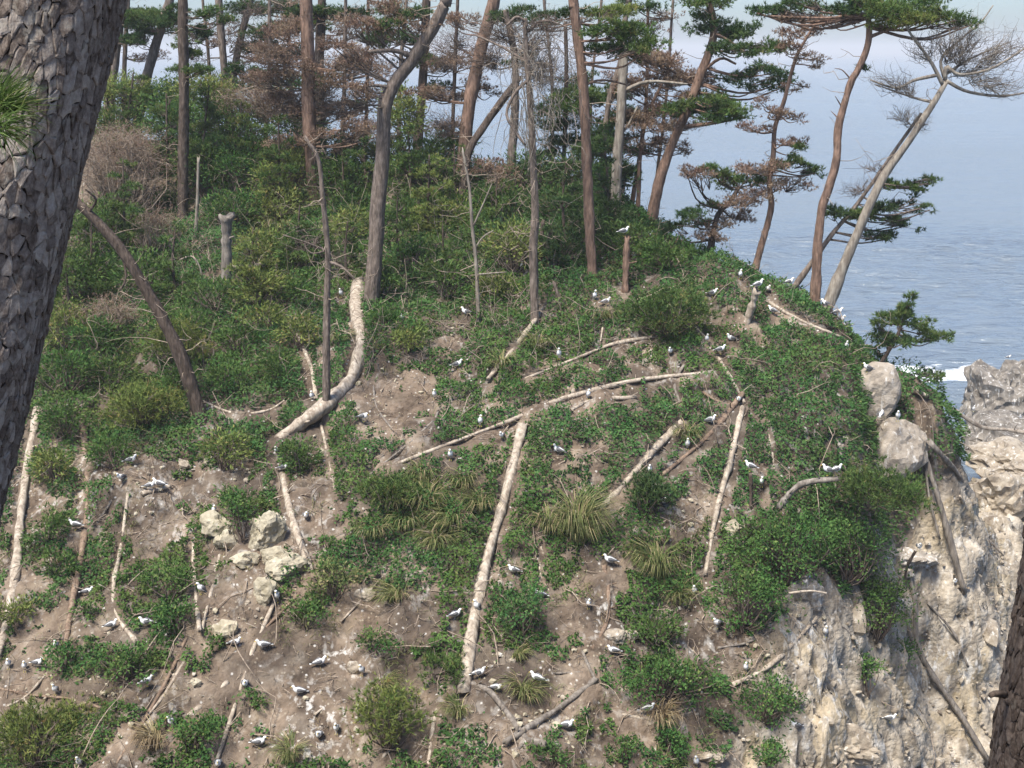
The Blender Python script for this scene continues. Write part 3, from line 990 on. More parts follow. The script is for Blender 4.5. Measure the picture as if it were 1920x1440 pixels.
def tree(name, trunk, w0, w1, label, bark='bark_gray', Y=None, pads=(), limbs=(), lean=0.0, snags=0, cat='pine tree', group=None, sides=12, top_broken=False, leafkind=None, snag_len=1.0, autolimb=True):
    """trunk: sighted points from TOP to BASE; pads: (u, v, ru, rv, kind, depth offset); limbs: (points, w0, w1, depth offset)"""
    tr = np.array(trunk, float)
    y0 = Y if Y is not None else hit1(*tr[-1])[1]
    n = max(10, 4 * len(tr))
    path = smooth_path(tr, n)
    yy = y0 + lean * (1 - np.linspace(0, 1, n))
    p3 = P(path[:, 0], path[:, 1], yy)
    g = H(p3[-1, 0], p3[-1, 1])
    if p3[-1, 2] > g - 0.2:
        dn = unit(p3[-1] - p3[-3])
        ext = p3[-1].copy()
        for _ in range(60):
            ext = ext + dn * 0.08
            if ext[2] < H(ext[0], ext[1]) - 0.25:
                break
        p3 = np.concatenate([p3, [ext]])
    # trunks that leave the frame go on up, still leaning the same way
    s = y0 / FPX / CP
    wpx = np.linspace(w1, w0, len(p3))
    if trunk[0][1] <= 5 and not top_broken:
        d = unit(p3[0] - p3[2]) * 0.6 + np.array([0, 0, 0.4])
        p3 = np.concatenate([[p3[0] + d * 3.4], [p3[0] + d * 1.7], p3])
        wpx = np.concatenate([[w1 * 0.35, w1 * 0.75], wpx])
    r = wpx * 0.41 * s
    r[-2:] *= 1.18
    base = p3[-1].copy()
    root = empty(name, base, label, cat, group)
    off = -Vector(base)
    k = len(p3)
    fine = smooth_path(np.c_[p3, r], k * 3)
    o = tube(MB(), fine[:, :3], fine[:, 3], sides, 0.13, int(tr[0, 0]), 0.5, True, 0.2 if top_broken else 0.0).obj('trunk', M[bark], root)
    o.location = off
    for (pts, a, b, dy) in limbs:
        pl = smooth_path(np.array(pts, float), max(6, 3 * len(pts)))
        # start on the trunk
        j = np.argmin(np.hypot(path[:, 0] - pl[0, 0], path[:, 1] - pl[0, 1]))
        ys = yy[j] + dy * np.linspace(0, 1, len(pl))
        l3 = P(pl[:, 0], pl[:, 1], ys)
        lo = tube(MB(), l3, np.linspace(a, b, len(pl)) * 0.5 * s, 7, 0.1, int(pl[0, 0]), 0.5).obj('limb', M[bark], root)
        lo.location = off
    mbs = {}
    split = []
    for pd in pads:
        if pd[4] == 'bare' or pd[2] < 18:
            split.append(pd)
            continue
        dy = pd[5] if len(pd) > 5 else rng.uniform(-0.9, 0.9)
        for k in range(3):
            split.append((pd[0] + pd[2] * (k - 1) * 0.55 + rng.normal() * pd[2] * 0.15, pd[1] + rng.normal() * pd[3] * 0.45, pd[2] * rng.uniform(0.5, 0.72), pd[3] * rng.uniform(0.6, 0.95), pd[4], dy + rng.normal() * 0.3, 1.15 * (pd[6] if len(pd) > 6 else 1.0)))
    for pd in split:
        u, v, ru, rv, kind = pd[:5]
        dy = pd[5] if len(pd) > 5 else rng.uniform(-0.9, 0.9)
        dens = pd[6] if len(pd) > 6 else 1.0
        c = P(u, v, y0 + dy)
        rad = np.array([ru * s, max(ru * s * 0.75, 0.25), rv * s])
        # the limb that carries it
        d2 = np.hypot(path[:, 0] - u, (path[:, 1] - (v + rv * 0.8)) * 1.0)
        j = int(np.argmin(d2 + np.where(path[:, 1] < v - rv, 40, 0)))
        a0 = P(path[j, 0], path[j, 1], yy[j])
        if autolimb and np.linalg.norm(c - a0) > rad[0] * 0.5:
            mid = a0 * 0.45 + c * 0.55 + np.array([0, 0, -0.12 * np.linalg.norm(c - a0)]) + rng.normal(size=3) * 0.08
            L = np.linalg.norm(c - a0)
            lr = np.clip(0.012 + 0.014 * L, 0.015, 0.06)
            lo = tube(MB(), smooth_path([a0, mid, c - np.array([0, 0, rad[2] * 0.35])], 8), np.linspace(lr, lr * 0.4, 8), 5, 0.12, int(u), 0.5).obj('limb', M[bark if bark != 'bark_pale' else 'drift_gray'], root)
            lo.location = off
        if kind not in mbs:
            mbs[kind] = {'leaf': MB(), 'twig': MB()}
        pad_foliage(mbs[kind], c, rad, kind, dens, a0)
    for kind, mb in mbs.items():
        if mb['leaf'].n:
            f = mb['leaf'].obj('crown' if kind != 'brown' else 'dead_foliage', M[PADMAT[kind]], root, smooth=False)
            f.location = off
            if mb['twig'].n:
                t = mb['twig'].obj('twigs', M['twig_dark'], f)
                t['kind'] = 'stuff'
        elif mb['twig'].n:
            t = mb['twig'].obj('bare_twigs', M['twig_dark' if bark != 'bark_pale' else 'drift_gray'], root)
            t.location = off
            t['kind'] = 'stuff'
    if snags:
        snags = int(snags * 2)
        mb = MB()
        j = rng.integers(2, max(3, len(p3) - 3), snags)
        ends = p3[j] + np.stack([rng.normal(size=snags) * 0.55, rng.normal(size=snags) * 0.4, rng.uniform(-0.35, 0.5, snags)], -1) * snag_len
        pts = twigs(mb, p3[j], ends, 0.016, 0.18, 4, rng.uniform(0, 1, snags))
        q = rng.integers(2, 5, snags)
        q0 = pts[np.arange(snags), q]
        twigs(mb, q0, q0 + rng.normal(size=(snags, 3)) * 0.25 * snag_len, 0.009, 0.2, 3, rng.uniform(0, 1, snags))
        t = mb.obj('dead_branches', M['twig'], root)
        t['kind'] = 'stuff'
        t.location = off
    TREES[name] = (root, y0)
    return root


# ------------------------------------------------------------------ shrubs
def shrub(u, v, ru, rv, kind, label, name='shrub', mat=None, Y=None, dens=1.0, group=None, cat='shrub', drop=0.85, leafL=0.10, lean=0.0):
    base = hit1(u, v + rv * drop) if Y is None else P(u, v + rv * drop, Y)
    y0 = base[1]
    s = y0 / FPX / CP
    c = P(u, v, y0)
    g = H(c[0], c[1])
    rad = np.array([ru * s, ru * s * 0.8, rv * s])
    base = np.array([c[0], c[1], min(g, c[2] - rad[2] * 0.3)])
    if c[2] - g > 1.25 * rad[2]:           # hangs out from the bank behind it
        for q in np.arange(0.05, 3.0, 0.05):
            if H(c[0], c[1] + q) > c[2] - rad[2] * 0.5:
                break
        base = np.array([c[0], c[1] + q, c[2] - rad[2] * 0.5])
    root = empty(name, base, label, cat, group)
    off = -Vector(base)
    ncl = max(9, int(24 * rad[0] * rad[2] / 0.5))
    d = rnd_dir(ncl)
    d[:, 2] = np.where(d[:, 2] < -0.35, -d[:, 2], d[:, 2])
    cl = c + d * rad * rng.uniform(0.45, 1.0, (ncl, 1))
    low = c[2] - base[2]
    stem = MB()
    st = np.repeat(base[None], ncl, 0) + rng.normal(size=(ncl, 3)) * 0.05
    twigs(stem, st, cl, 0.018 + 0.01 * rad[0], 0.12, 3, rng.uniform(0, 1, ncl))
    so = stem.obj('stems', M['twig_dark' if kind != 'dead' else 'twig'], root)
    so.location = off
    so['kind'] = 'stuff'
    mb = MB()
    n = int(960 * dens * (rad[0] * rad[2] + 0.03) / 0.5)
    which = rng.integers(0, ncl, n)
    cs = 0.30 * min(rad[0], rad[2]) + 0.05
    pos = cl[which] + rng.normal(size=(n, 3)) * cs * np.array([0.75, 0.75, 0.5])
    pos[:, 2] = np.maximum(pos[:, 2], H(pos[:, 0], pos[:, 1]) + 0.02)
    out = unit((pos - c) / rad)
    cv = rng.uniform(0.1, 0.8, ncl)
    var = np.clip(cv[which] + rng.normal(size=n) * 0.16, 0, 1)
    if kind == 'leaf':
        leaves(mb, pos, out * 0.6 + rnd_dir(n) * 0.8 + np.array([0, 0, 0.2]), leafL * rng.uniform(0.6, 1.2, n), leafL * 0.5, var, out + np.array([0, 0, 0.6]))
    elif kind == 'cedar':
        leaves(mb, pos, out * 0.7 + rnd_dir(n) * 0.6 + np.array([0, 0, 0.1]), leafL * 1.5 * rng.uniform(0.6, 1.3, n), leafL * 0.46, var, out)
        m2 = n // 3
        needles(mb, pos[:m2], out[:m2] + np.array([0, 0, 0.35]), leafL * 1.3, 3, 0.6, 0.022, var[:m2])
    elif kind == 'pine':
        m2 = n // 2
        needles(mb, pos[:m2], out[:m2] * 0.6 + np.array([0, 0, 0.55]), 0.15, 7, 0.6, 0.026, var[:m2])
    else:  # dead: thin brown needles, much twig
        m2 = int(n * 0.75)
        needles(mb, pos[:m2], out[:m2] * 0.6 + np.array([0, 0, 0.3]), 0.10, 4, 0.7, 0.016, var[:m2])
        tw = MB()
        k = rng.integers(0, n, int(n * 0.25))
        twigs(tw, cl[which[k]], pos[k] + rng.normal(size=(len(k), 3)) * 0.1, 0.007, 0.2, 3, 0.5)
        to = tw.obj('twigs', M['twig'], root)
        to.location = off
        to['kind'] = 'stuff'
    fo = mb.obj('foliage', M[mat], root, smooth=False)
    fo.location = off
    fo['kind'] = 'stuff'
    return root


def copy_tree(o, parent=None):
    c = o.copy()
    COL.objects.link(c)
    c.parent = parent
    for ch in o.children:
        copy_tree(ch, c)
    return c
# ------------------------------------------------------------------ rocks
rock(1638, 744, 74, 104, 'upper upright grey rock with flat face on the green shoulder, gull on its top', 'rock_shoulder', 5, deep=0.8, flatness=0.72, blocks=0.35)
rock(1666, 842, 118, 118, 'broad blocky pale rock just below the upright rock on the right shoulder', 'rock_shoulder', 14, deep=0.8, flatness=0.72, blocks=0.35)
rock(1500, 1115, 75, 75, 'small limed rock at the top of the white streaked spur', 'rock_lime', 31)
rock(498, 1000, 60, 74, 'tall cracked yellowish rock beside the thick leaning log', 'rock_yellow', 51, flatness=0.6)
rock(516, 1046, 56, 44, 'flat yellowish rock right under the tall cracked one', 'rock_yellow', 52)
rock(404, 985, 52, 46, 'blocky yellowish rock above the two thin poles', 'rock_yellow', 53)
rock(425, 1012, 50, 44, 'yellowish rock leaning against its neighbour above the two thin poles', 'rock_yellow', 54)
rock(540, 1062, 62, 54, 'yellowish rock at the foot of the thick leaning log', 'rock_yellow', 56)
rock(494, 1113, 44, 50, 'squarish yellow rock below the cracked rock group, a gull beside it', 'rock_yellow', 58)
rock(422, 1184, 56, 52, 'rounded yellowish rock beside two sitting gulls', 'rock_yellow', 59)
rock(460, 1048, 44, 34, 'small yellowish rock between the two groups of pale rocks', 'rock_yellow', 60)
rock(1370, 990, 46, 34, 'pale yellowish rock beside the foot of the straight pale log', 'rock_yellow', 61)
rock(1155, 1195, 44, 34, 'tan rock beside the foot of the bent brown log', 'rock_tan', 62)
rock(1185, 1190, 30, 28, 'small tan rock next to the gull below the bent log', 'rock_tan', 63)
rock(392, 868, 26, 22, 'pale stone on the dark soil below the leaning dark trunk', 'rock_yellow', 64)
rock(345, 868, 30, 16, 'flat pale stone on the dark soil beside two gulls', 'rock_tan', 65)
rock(298, 905, 20, 12, 'little flat stone between the sitting gulls on dark soil', 'rock_tan', 66)
rock(685, 1118, 42, 24, 'flat tan rock on bare soil above the round bush', 'rock_tan', 67)
rock(665, 1250, 30, 24, 'pale stone in the bare soil beside a gull near the round bush', 'rock_tan', 68)
rock(1330, 1420, 60, 36, 'tan rock at the bottom edge near the low green bushes', 'rock_tan', 72)
rock(1590, 1400, 120, 80, 'big tan rock at the bottom of the pale cliff', 'rock_tan', 73)
rock(1690, 1045, 110, 40, 'pale ledge rock under the hanging green shrub', 'rock_lime', 76)
rock(1870, 930, 110, 90, 'tan cliff block at the right edge above the dark tree', 'rock_tan', 78)
# sea rocks off the point
rock(1866, 744, 112, 108, 'dark fissured sea rock standing in the surf', 'rock_sea', 81, Y=74, deep=1.0, flatness=0.62)
rock(1910, 728, 90, 86, 'paler rounded sea rock behind the fissured one, gull on its top', 'rock_sea', 83, Y=77, deep=1.0, flatness=0.62)
rock(1885, 828, 150, 74, 'low pale shore rock at the right edge below the sea rocks', 'rock_sea', 85, Y=60, deep=1.2, flatness=0.6)
rock(1908, 872, 130, 66, 'tan shore rock at the right edge above the cliff', 'rock_tan', 86, Y=52, deep=1.2, flatness=0.6)

# ------------------------------------------------------------------ logs and dead wood
log([(72, 765), (52, 870), (40, 960), (28, 1080), (12, 1170), (-4, 1225)], 24, 'long pale bare log leaning beside the big foreground pine', w1=17, stubs=1)
log([(155, 790), (163, 880), (162, 970), (150, 1060), (135, 1130), (122, 1215)], 17, 'pinkish brown pole standing second from the big foreground pine', 'drift_brown', w1=13, stubs=1)
log([(240, 925), (226, 1030), (213, 1100), (220, 1155), (256, 1204)], 9, 'thin pale log curving to the right at its foot', w1=11, stubs=1)
log([(268, 925), (318, 912)], 11, 'short pale log lying on dark soil under two sitting gulls')
log([(556, 625), (570, 655), (585, 695), (592, 748)], 7, 'thin broken pale stick beside the dead grey snag', w1=11)
log([(674, 530), (668, 585), (677, 645), (662, 705), (628, 745), (600, 768), (560, 797), (524, 822)], 32, 'thick S-curved bleached log bending round the dead snag', w1=29, sides=12, n=28)
log([(602, 795), (618, 870), (630, 935)], 8, 'thin pale stick slanting down below the dead snag', w1=5)
log([(530, 890), (545, 960), (562, 1015), (583, 1070)], 17, 'thick short bleached log with a gull standing on its upper end', w1=20, stubs=1)
log([(380, 752), (440, 775), (500, 770), (535, 750)], 6, 'thin curved branch lying beside the foot of the leaning dark trunk', name='fallen_branch', cat='branch')
log([(430, 500), (470, 499), (515, 494), (518, 548)], 8, 'pale crooked branch sticking out from the short stump', name='fallen_branch', cat='branch', Y=43, w1=6)
log([(338, 486), (362, 482), (378, 515), (379, 585)], 5, 'thin hooked pale twig arching over the green thicket', name='fallen_branch', cat='branch', Y=42, w1=3)
log([(1018, 578), (1000, 605), (960, 658), (915, 710)], 12, 'straight pale log running down from the foot of the dead tree with hanging twigs', w1=10)
log([(1222, 632), (1150, 645), (1085, 670), (985, 710)], 9, 'slim pale log above the long one, a gull standing at its middle', w1=6)
log([(1335, 698), (1200, 712), (1100, 735), (1020, 760), (960, 787), (860, 825), (748, 868)], 12, 'longest thin log lying right across the middle of the slope', w1=8, stubs=3, n=26)
log([(1192, 745), (1112, 750), (1072, 768)], 9, 'short pale log just under the gull on the long log')
log([(1282, 685), (1265, 718), (1274, 756)], 8, 'short bent grey stick upright in the creeper', 'drift_gray')
log([(980, 798), (958, 890), (936, 970), (908, 1065), (888, 1170), (870, 1298)], 22, 'long straight split pale log running down the centre of the slope', 'drift', w1=27, sides=10, n=22, stubs=2)
log([(1278, 792), (1220, 850), (1160, 920), (1120, 960)], 18, 'thick pale log slanting down to the grass tussock', w1=14)
log([(1392, 738), (1335, 810), (1285, 855), (1240, 892)], 14, 'brown log sloping down from the forked meeting of logs', 'drift_brown', w1=8)
log([(1392, 765), (1370, 860), (1342, 965), (1322, 1078)], 17, 'straight pale log standing on the right of the sloping brown one', w1=10, stubs=1)
log([(1348, 672), (1372, 712), (1396, 755)], 9, 'short pale stick pointing up to a perched gull above the forked logs', w1=7)
log([(812, 790), (762, 835), (690, 892)], 6, 'thin dark stick slanting across the bare soil', 'drift_gray', w1=4)
log([(822, 770), (806, 812), (800, 834)], 6, 'little upright stick under a gull at the edge of the bare soil', 'drift_gray')
log([(1418, 548), (1410, 575), (1400, 608)], 18, 'short broken stump post with a gull on top on the ridge', name='stump', cat='stump', stand=True, lean=-0.2)
log([(1355, 590), (1392, 624)], 9, 'short stick lying on the ridge beside the stump post', 'drift_brown')
log([(1430, 560), (1500, 600), (1582, 634)], 8, 'thin pale pole lying along the right shoulder below the ridge', w1=6)
log([(1318, 735), (1345, 752), (1388, 762)], 6, 'thin twiggy stick lying behind the forked logs', 'drift_brown', stubs=2)
log([(1568, 898), (1515, 904), (1486, 920), (1462, 950)], 13, 'grey curved branch reaching out with two gulls on it', 'drift_gray', name='curved_branch', cat='branch', w1=16, Y=31.6)
log([(1407, 888), (1408, 920), (1408, 955)], 10, 'dark upright post with a gull on top', 'bark_dark', name='stump', cat='stump', stand=True)
log([(1742, 828), (1788, 878), (1812, 915), (1826, 950)], 12, 'dark grey root hanging below the green point of the shoulder', 'drift_gray', name='exposed_root', cat='root')
log([(1726, 832), (1752, 910), (1778, 1000), (1808, 1110)], 11, 'grey leaning dead trunk against the cliff right of the blocky rocks', 'drift_gray', w1=15)
log([(1788, 768), (1840, 800), (1890, 806), (1935, 814)], 10, 'pale driftwood lying over the shore rocks at the right edge', Y=46.0, stubs=2)
log([(362, 1015), (366, 1100), (374, 1182)], 8, 'straight thin pole, left one of a V of two meeting at their feet', w1=10)
log([(412, 1042), (396, 1110), (378, 1182)], 9, 'slanting thin pole, right one of a V of two meeting at their feet', w1=8)
log([(350, 1195), (310, 1280), (262, 1365), (218, 1432)], 9, 'longer of two crossed thin sticks running off the bottom', 'drift_brown', w1=7, stubs=1)
log([(346, 1240), (306, 1305), (268, 1352)], 8, 'shorter of two crossed thin sticks near the bottom', w1=6)
log([(522, 1110), (500, 1162), (470, 1230), (445, 1310), (402, 1440)], 12, 'long slender pale pole running down to the bottom edge past a gull', w1=9, n=16)
log([(426, 1280), (390, 1312), (354, 1342)], 13, 'short thick log lying left of the long slender pole', w1=11)
log([(562, 1112), (510, 1165), (440, 1238)], 8, 'thin dark stick crossing behind the long slender pole', 'drift_brown', w1=5)
log([(-6, 1290), (60, 1303), (130, 1310), (192, 1328)], 7, 'thin branch lying level beneath the gulls in the lower left corner', 'drift_brown', name='fallen_branch', cat='branch', stubs=2)
log([(-4, 1332), (48, 1306), (88, 1262)], 7, 'thin branch crossing the level one in the lower left corner', 'drift', name='fallen_branch', cat='branch')
log([(45, 1310), (70, 1345)], 6, 'short stick under the crossing branches in the lower left corner', name='fallen_branch', cat='branch')
log([(-4, 1345), (22, 1390)], 8, 'short pale stick at the left edge above the low pine bush')
log([(1133, 1062), (1141, 1110), (1138, 1165), (1110, 1216)], 13, 'bent brown log below the big grass tussock', 'drift_brown', w1=9)
log([(1015, 1025), (1013, 1075), (1032, 1112)], 5, 'thin hooked twig right of the long split log', 'drift', name='fallen_branch', cat='branch')
log([(868, 1277), (915, 1294), (945, 1328), (985, 1383), (1022, 1396)], 14, 'dark curved branch, upper left arm of the crossed logs at the bottom', 'drift_gray', w1=18, n=16)
log([(1116, 1274), (1055, 1322), (985, 1368), (948, 1390)], 15, 'dark straight log, right arm of the crossed logs at the bottom', 'drift_gray', w1=17, stubs=1)
log([(1092, 1222), (1104, 1250), (1118, 1278)], 9, 'short forked stick at the upper end of the crossed logs', 'drift_gray', w1=7, stubs=1)
log([(812, 1290), (768, 1340), (744, 1366)], 11, 'grey stick slanting beside the small pine bush at the bottom', 'drift_gray', w1=9)
log([(818, 1330), (810, 1380), (802, 1445)], 12, 'upright pale stick at the bottom left of the crossed logs', w1=10)
log([(1168, 1340), (1228, 1349), (1302, 1334)], 9, 'level pale branch with a gull standing on it under the dark bushes', name='fallen_branch', cat='branch')
log([(1374, 1284), (1440, 1250), (1498, 1195), (1532, 1158)], 12, 'pale log leaning against the white streaked spur with a gull on it', w1=9, stubs=1)
log([(1716, 1034), (1702, 1060), (1696, 1084)], 7, 'dark crooked twig with a gull on top under the hanging shrub', 'bark_dark', name='fallen_branch', cat='branch', Y=33.6)
log([(1700, 1062), (1716, 1130), (1718, 1195), (1746, 1262), (1802, 1342), (1852, 1425)], 11, 'long grey log hanging down the pale cliff to the dark tree', 'drift_gray', w1=13, n=20, stubs=1)
log([(1702, 1140), (1706, 1190), (1732, 1246)], 8, 'second thin strand beside the long grey log on the cliff', 'drift_gray', name='fallen_branch', cat='branch')
log([(1640, 1018), (1672, 1038), (1702, 1048)], 9, 'short pale branch on the ledge under the hanging shrub', name='fallen_branch', cat='branch')
log([(905, 895), (870, 925), (858, 935)], 5, 'short thin stick in the long grass left of the split log', name='fallen_branch', cat='branch')
log([(1440, 805), (1448, 850), (1452, 880)], 6, 'thin upright stick above the gull pair right of the straight pale log', 'drift', name='fallen_branch', cat='branch')
log([(1712, 728), (1738, 742)], 10, 'short pale log end poking from the green point of the shoulder')
log([(1130, 615), (1126, 640)], 5, 'tiny upright twig under the gull pair above the slim log', 'drift', name='fallen_branch', cat='branch')
log([(1700, 1160), (1690, 1235)], 5, 'hanging thin root beside the green shrub on the cliff', 'drift_gray', name='exposed_root', cat='root')
log([(1880, 870), (1905, 900), (1925, 925)], 6, 'thin pale stick lying on the tan cliff block at the right edge', 'drift', name='fallen_branch', cat='branch')
log([(1735, 860), (1742, 930), (1762, 1010)], 6, 'thin root running down the cliff beside the grey leaning trunk', 'drift_gray', name='exposed_root', cat='root')
log([(1800, 930), (1830, 985), (1880, 1040)], 6, 'thin pale branch slanting across the cliff toward the dark tree', name='fallen_branch', cat='branch', stubs=2)
log([(1740, 1130), (1790, 1190), (1815, 1250)], 6, 'thin twiggy branch lying on the cliff right of the long grey log', 'drift_gray', name='fallen_branch', cat='branch', stubs=2)
log([(1560, 1165), (1590, 1185), (1612, 1225)], 7, 'short curved root under the hanging shrub by the spur', 'drift_gray', name='exposed_root', cat='root', stubs=1)
log([(1345, 1215), (1400, 1205), (1450, 1180)], 6, 'thin dark branch above the gull on the leaning log', 'drift_gray', name='fallen_branch', cat='branch', stubs=2)
log([(1480, 1112), (1520, 1108), (1550, 1112)], 6, 'pale crooked stick across the top of the limed spur', name='fallen_branch', cat='branch', Y=29.4)
log([(960, 1258), (1040, 1262), (1092, 1260)], 5, 'thin level stick left of the forked stick over the crossed logs', 'drift_gray', name='fallen_branch', cat='branch')
log([(640, 1165), (700, 1100), (735, 1060)], 5, 'thin stick on bare soil above the green tussock', 'drift', name='fallen_branch', cat='branch', stubs=1)
log([(1240, 560), (1290, 600), (1330, 640)], 6, 'thin pale stick lying through the spreading young pine', 'drift', name='fallen_branch', cat='branch', stubs=1)
log([(700, 710), (705, 760), (735, 805)], 5, 'thin forked root on the bare soil right of the S-curved log', 'drift_gray', name='exposed_root', cat='root', stubs=2)
log([(180, 985), (215, 930), (245, 885)], 6, 'thin curved stick below the four gulls on dark soil', 'drift_gray', name='fallen_branch', cat='branch', stubs=1)
log([(365, 735), (400, 665), (392, 640)], 5, 'dark twisted twig right of the leaning dark trunk', 'drift_gray', name='fallen_branch', cat='branch', stubs=2)
log([(590, 1340), (640, 1300), (665, 1285)], 5, 'pale twig on the whitened soil below the round bush', 'drift', name='fallen_branch', cat='branch', stubs=1)
log([(940, 1440), (985, 1390), (1010, 1370)], 8, 'dark root end sticking up under the crossed logs', 'drift_gray', name='exposed_root', cat='root')
log([(700, 1440), (728, 1408), (742, 1385)], 9, 'pale stick end at the bottom edge under the light green pine bush', 'drift')
# stumps
log([(424, 408), (425, 470), (424, 548)], 24, 'broken grey stump standing in the thicket left of the dead snag', 'drift_gray', name='stump', cat='stump', stand=True, w1=26, sides=10)
log([(124, 540), (120, 570), (116, 592)], 14, 'small reddish stump beside the big foreground pine', 'drift_brown', name='stump', cat='stump', stand=True, w1=20)
log([(1176, 448), (1174, 500), (1172, 548)], 13, 'reddish broken post with a gull on top at the edge of the ridge', 'bark_red', name='stump', cat='stump', stand=True, w1=18)

# ------------------------------------------------------------------ trees, back to front
tree('pine_tree', [(225, 30), (215, 100), (205, 200), (203, 260)], 26, 22, 'pine trunk half hidden behind the big foreground pine', 'bark_gray', 55,
     pads=[(250, 35, 30, 14, 'green'), (245, 75, 22, 14, 'dark')])
tree('pine_tree', [(318, 0), (295, 75), (274, 150), (258, 230), (252, 280)], 22, 18, 'slim pine leaning right against the sky left of the straight dark trunk', 'bark_gray', 55,
     pads=[(290, 52, 50, 22, 'dark'), (262, 30, 30, 18, 'green'), (330, 25, 24, 14, 'dark'), (255, 75, 30, 8, 'bare')])
tree('pine_tree', [(342, 0), (343, 70), (345, 150), (344, 250), (343, 330), (343, 408)], 24, 20, 'straight dark pine trunk rising out of the left thicket', 'bark_dark',
     pads=[(395, 28, 34, 12, 'green'), (380, 60, 22, 12, 'dark'), (352, 92, 22, 26, 'green'), (360, 135, 30, 14, 'green')], snags=5)
tree('pine_tree', [(410, 0), (416, 80), (421, 140), (428, 200), (430, 250)], 18, 15, 'left stem of the forked pines against the sky', 'bark_gray', 56, snags=4,
     pads=[(450, 130, 26, 12, 'dark')])
tree('pine_tree', [(470, 0), (452, 70), (437, 140), (430, 210), (430, 255)], 20, 13, 'right stem of the forked pines against the sky, bushy dark crown', 'bark_gray', 57,
     pads=[(510, 18, 70, 18, 'dark'), (525, 55, 60, 18, 'dark'), (485, 100, 48, 18, 'dark'), (545, 92, 40, 16, 'dark'), (500, 140, 36, 12, 'green')], snags=6)
tree('pine_tree', [(603, 0), (600, 80), (598, 160), (600, 260)], 22, 18, 'dark pine trunk close behind the thick reddish one', 'bark_dark', 54,
     pads=[(640, 22, 44, 16, 'dark'), (648, 70, 40, 20, 'brown'), (560, 20, 30, 14, 'dark')])
tree('pine_tree', [(574, 0), (577, 100), (578, 200), (584, 300), (592, 385)], 30, 27, 'thick reddish pine trunk with dead brown foliage about it', 'bark_red',
     pads=[(520, 70, 48, 26, 'brown'), (538, 130, 62, 28, 'brown'), (648, 140, 70, 36, 'brown'), (525, 200, 60, 26, 'brown'), (660, 205, 60, 30, 'brown'), (640, 265, 50, 20, 'brown'), (545, 262, 46, 18, 'brown'), (500, 150, 50, 24, 'brown'), (690, 250, 50, 24, 'brown'), (500, 105, 44, 20, 'bare'), (620, 200, 60, 30, 'bare'), (690, 110, 50, 30, 'bare')], snags=10)
tree('pine_tree', [(800, 0), (798, 60), (793, 150), (785, 250), (780, 330)], 22, 17, 'dark slim pine behind the crooked forked trunk', 'bark_dark', 53,
     pads=[(835, 120, 46, 22, 'brown'), (760, 22, 40, 14, 'dark'), (845, 180, 40, 14, 'brown'), (742, 70, 30, 10, 'dark')], snags=8)
tree('pine_tree', [(836, 0), (818, 40), (776, 108), (738, 160), (721, 205), (718, 290), (708, 400), (702, 490), (695, 578)], 36, 26, 'stout crooked pine bending right above a sharp elbow', 'bark_gray',
     limbs=[([(776, 108), (740, 95), (690, 97)], 10, 6, -0.6), ([(735, 165), (700, 160), (672, 165)], 7, 3, -0.8)],
     pads=[(690, 32, 62, 24, 'brown'), (650, 92, 44, 16, 'brown'), (740, 40, 40, 14, 'dark'), (780, 40, 40, 12, 'brown'), (675, 165, 40, 16, 'brown')], snags=12)
tree('pine_tree', [(926, 0), (906, 75), (890, 145), (879, 205), (871, 275), (868, 330)], 30, 26, 'leaning orange-barked pine in the middle of the stand', 'bark_red', 48,
     pads=[(905, 160, 40, 14, 'brown'), (850, 40, 44, 18, 'brown'), (960, 30, 40, 16, 'dark'), (860, 240, 40, 14, 'brown'), (800, 175, 40, 12, 'brown'), (840, 75, 50, 30, 'bare'), (930, 110, 40, 30, 'bare'), (820, 230, 50, 26, 'bare')], snags=8)
tree('dead_tree', [(972, 148), (935, 198), (905, 240), (880, 282), (872, 330)], 18, 14, 'charred broken trunk leaning right beside the orange-barked pine', 'bark_dark', 47, cat='dead tree', top_broken=True, snags=5)
tree('dead_tree', [(948, 18), (957, 60), (965, 110), (966, 200), (960, 290), (957, 360)], 20, 12, 'slim grey trunk behind the dead tree with hanging twigs', 'bark_gray', 47, cat='dead tree',
     pads=[(930, 60, 60, 40, 'bare'), (1000, 70, 60, 40, 'bare'), (900, 110, 50, 30, 'bare'), (1030, 130, 60, 50, 'bare'), (930, 320, 40, 24, 'brown')], snags=10)
tree('pine_tree', [(1060, 40), (1062, 120), (1060, 220), (1056, 330)], 10, 8, 'thin dark pine pole between the dead tree and the tall clean trunk', 'bark_dark', 47,
     pads=[(1080, 180, 44, 26, 'green'), (1035, 225, 40, 20, 'dark'), (1075, 255, 44, 22, 'dark'), (1045, 300, 40, 20, 'dark')], snags=4)
dead = tree('dead_tree', [(985, 34), (986, 90), (993, 180), (1000, 300), (1003, 400), (1000, 480), (1003, 608)], 22, 9, 'grey dead tree hung with tangled pale twigs', 'bark_gray', cat='dead tree',
     limbs=[([(985, 40), (968, 32), (950, 48)], 6, 4, -0.2), ([(990, 150), (965, 175), (950, 215), (968, 250), (985, 272)], 6, 4, -0.4), ([(990, 60), (1020, 38), (1075, 55)], 5, 2, -0.5), ([(993, 120), (945, 90), (890, 65)], 6, 3, 0.4)],
     pads=[(1000, 45, 50, 14, 'bare'), (1040, 50, 40, 14, 'bare')], snags=26, snag_len=1.1)
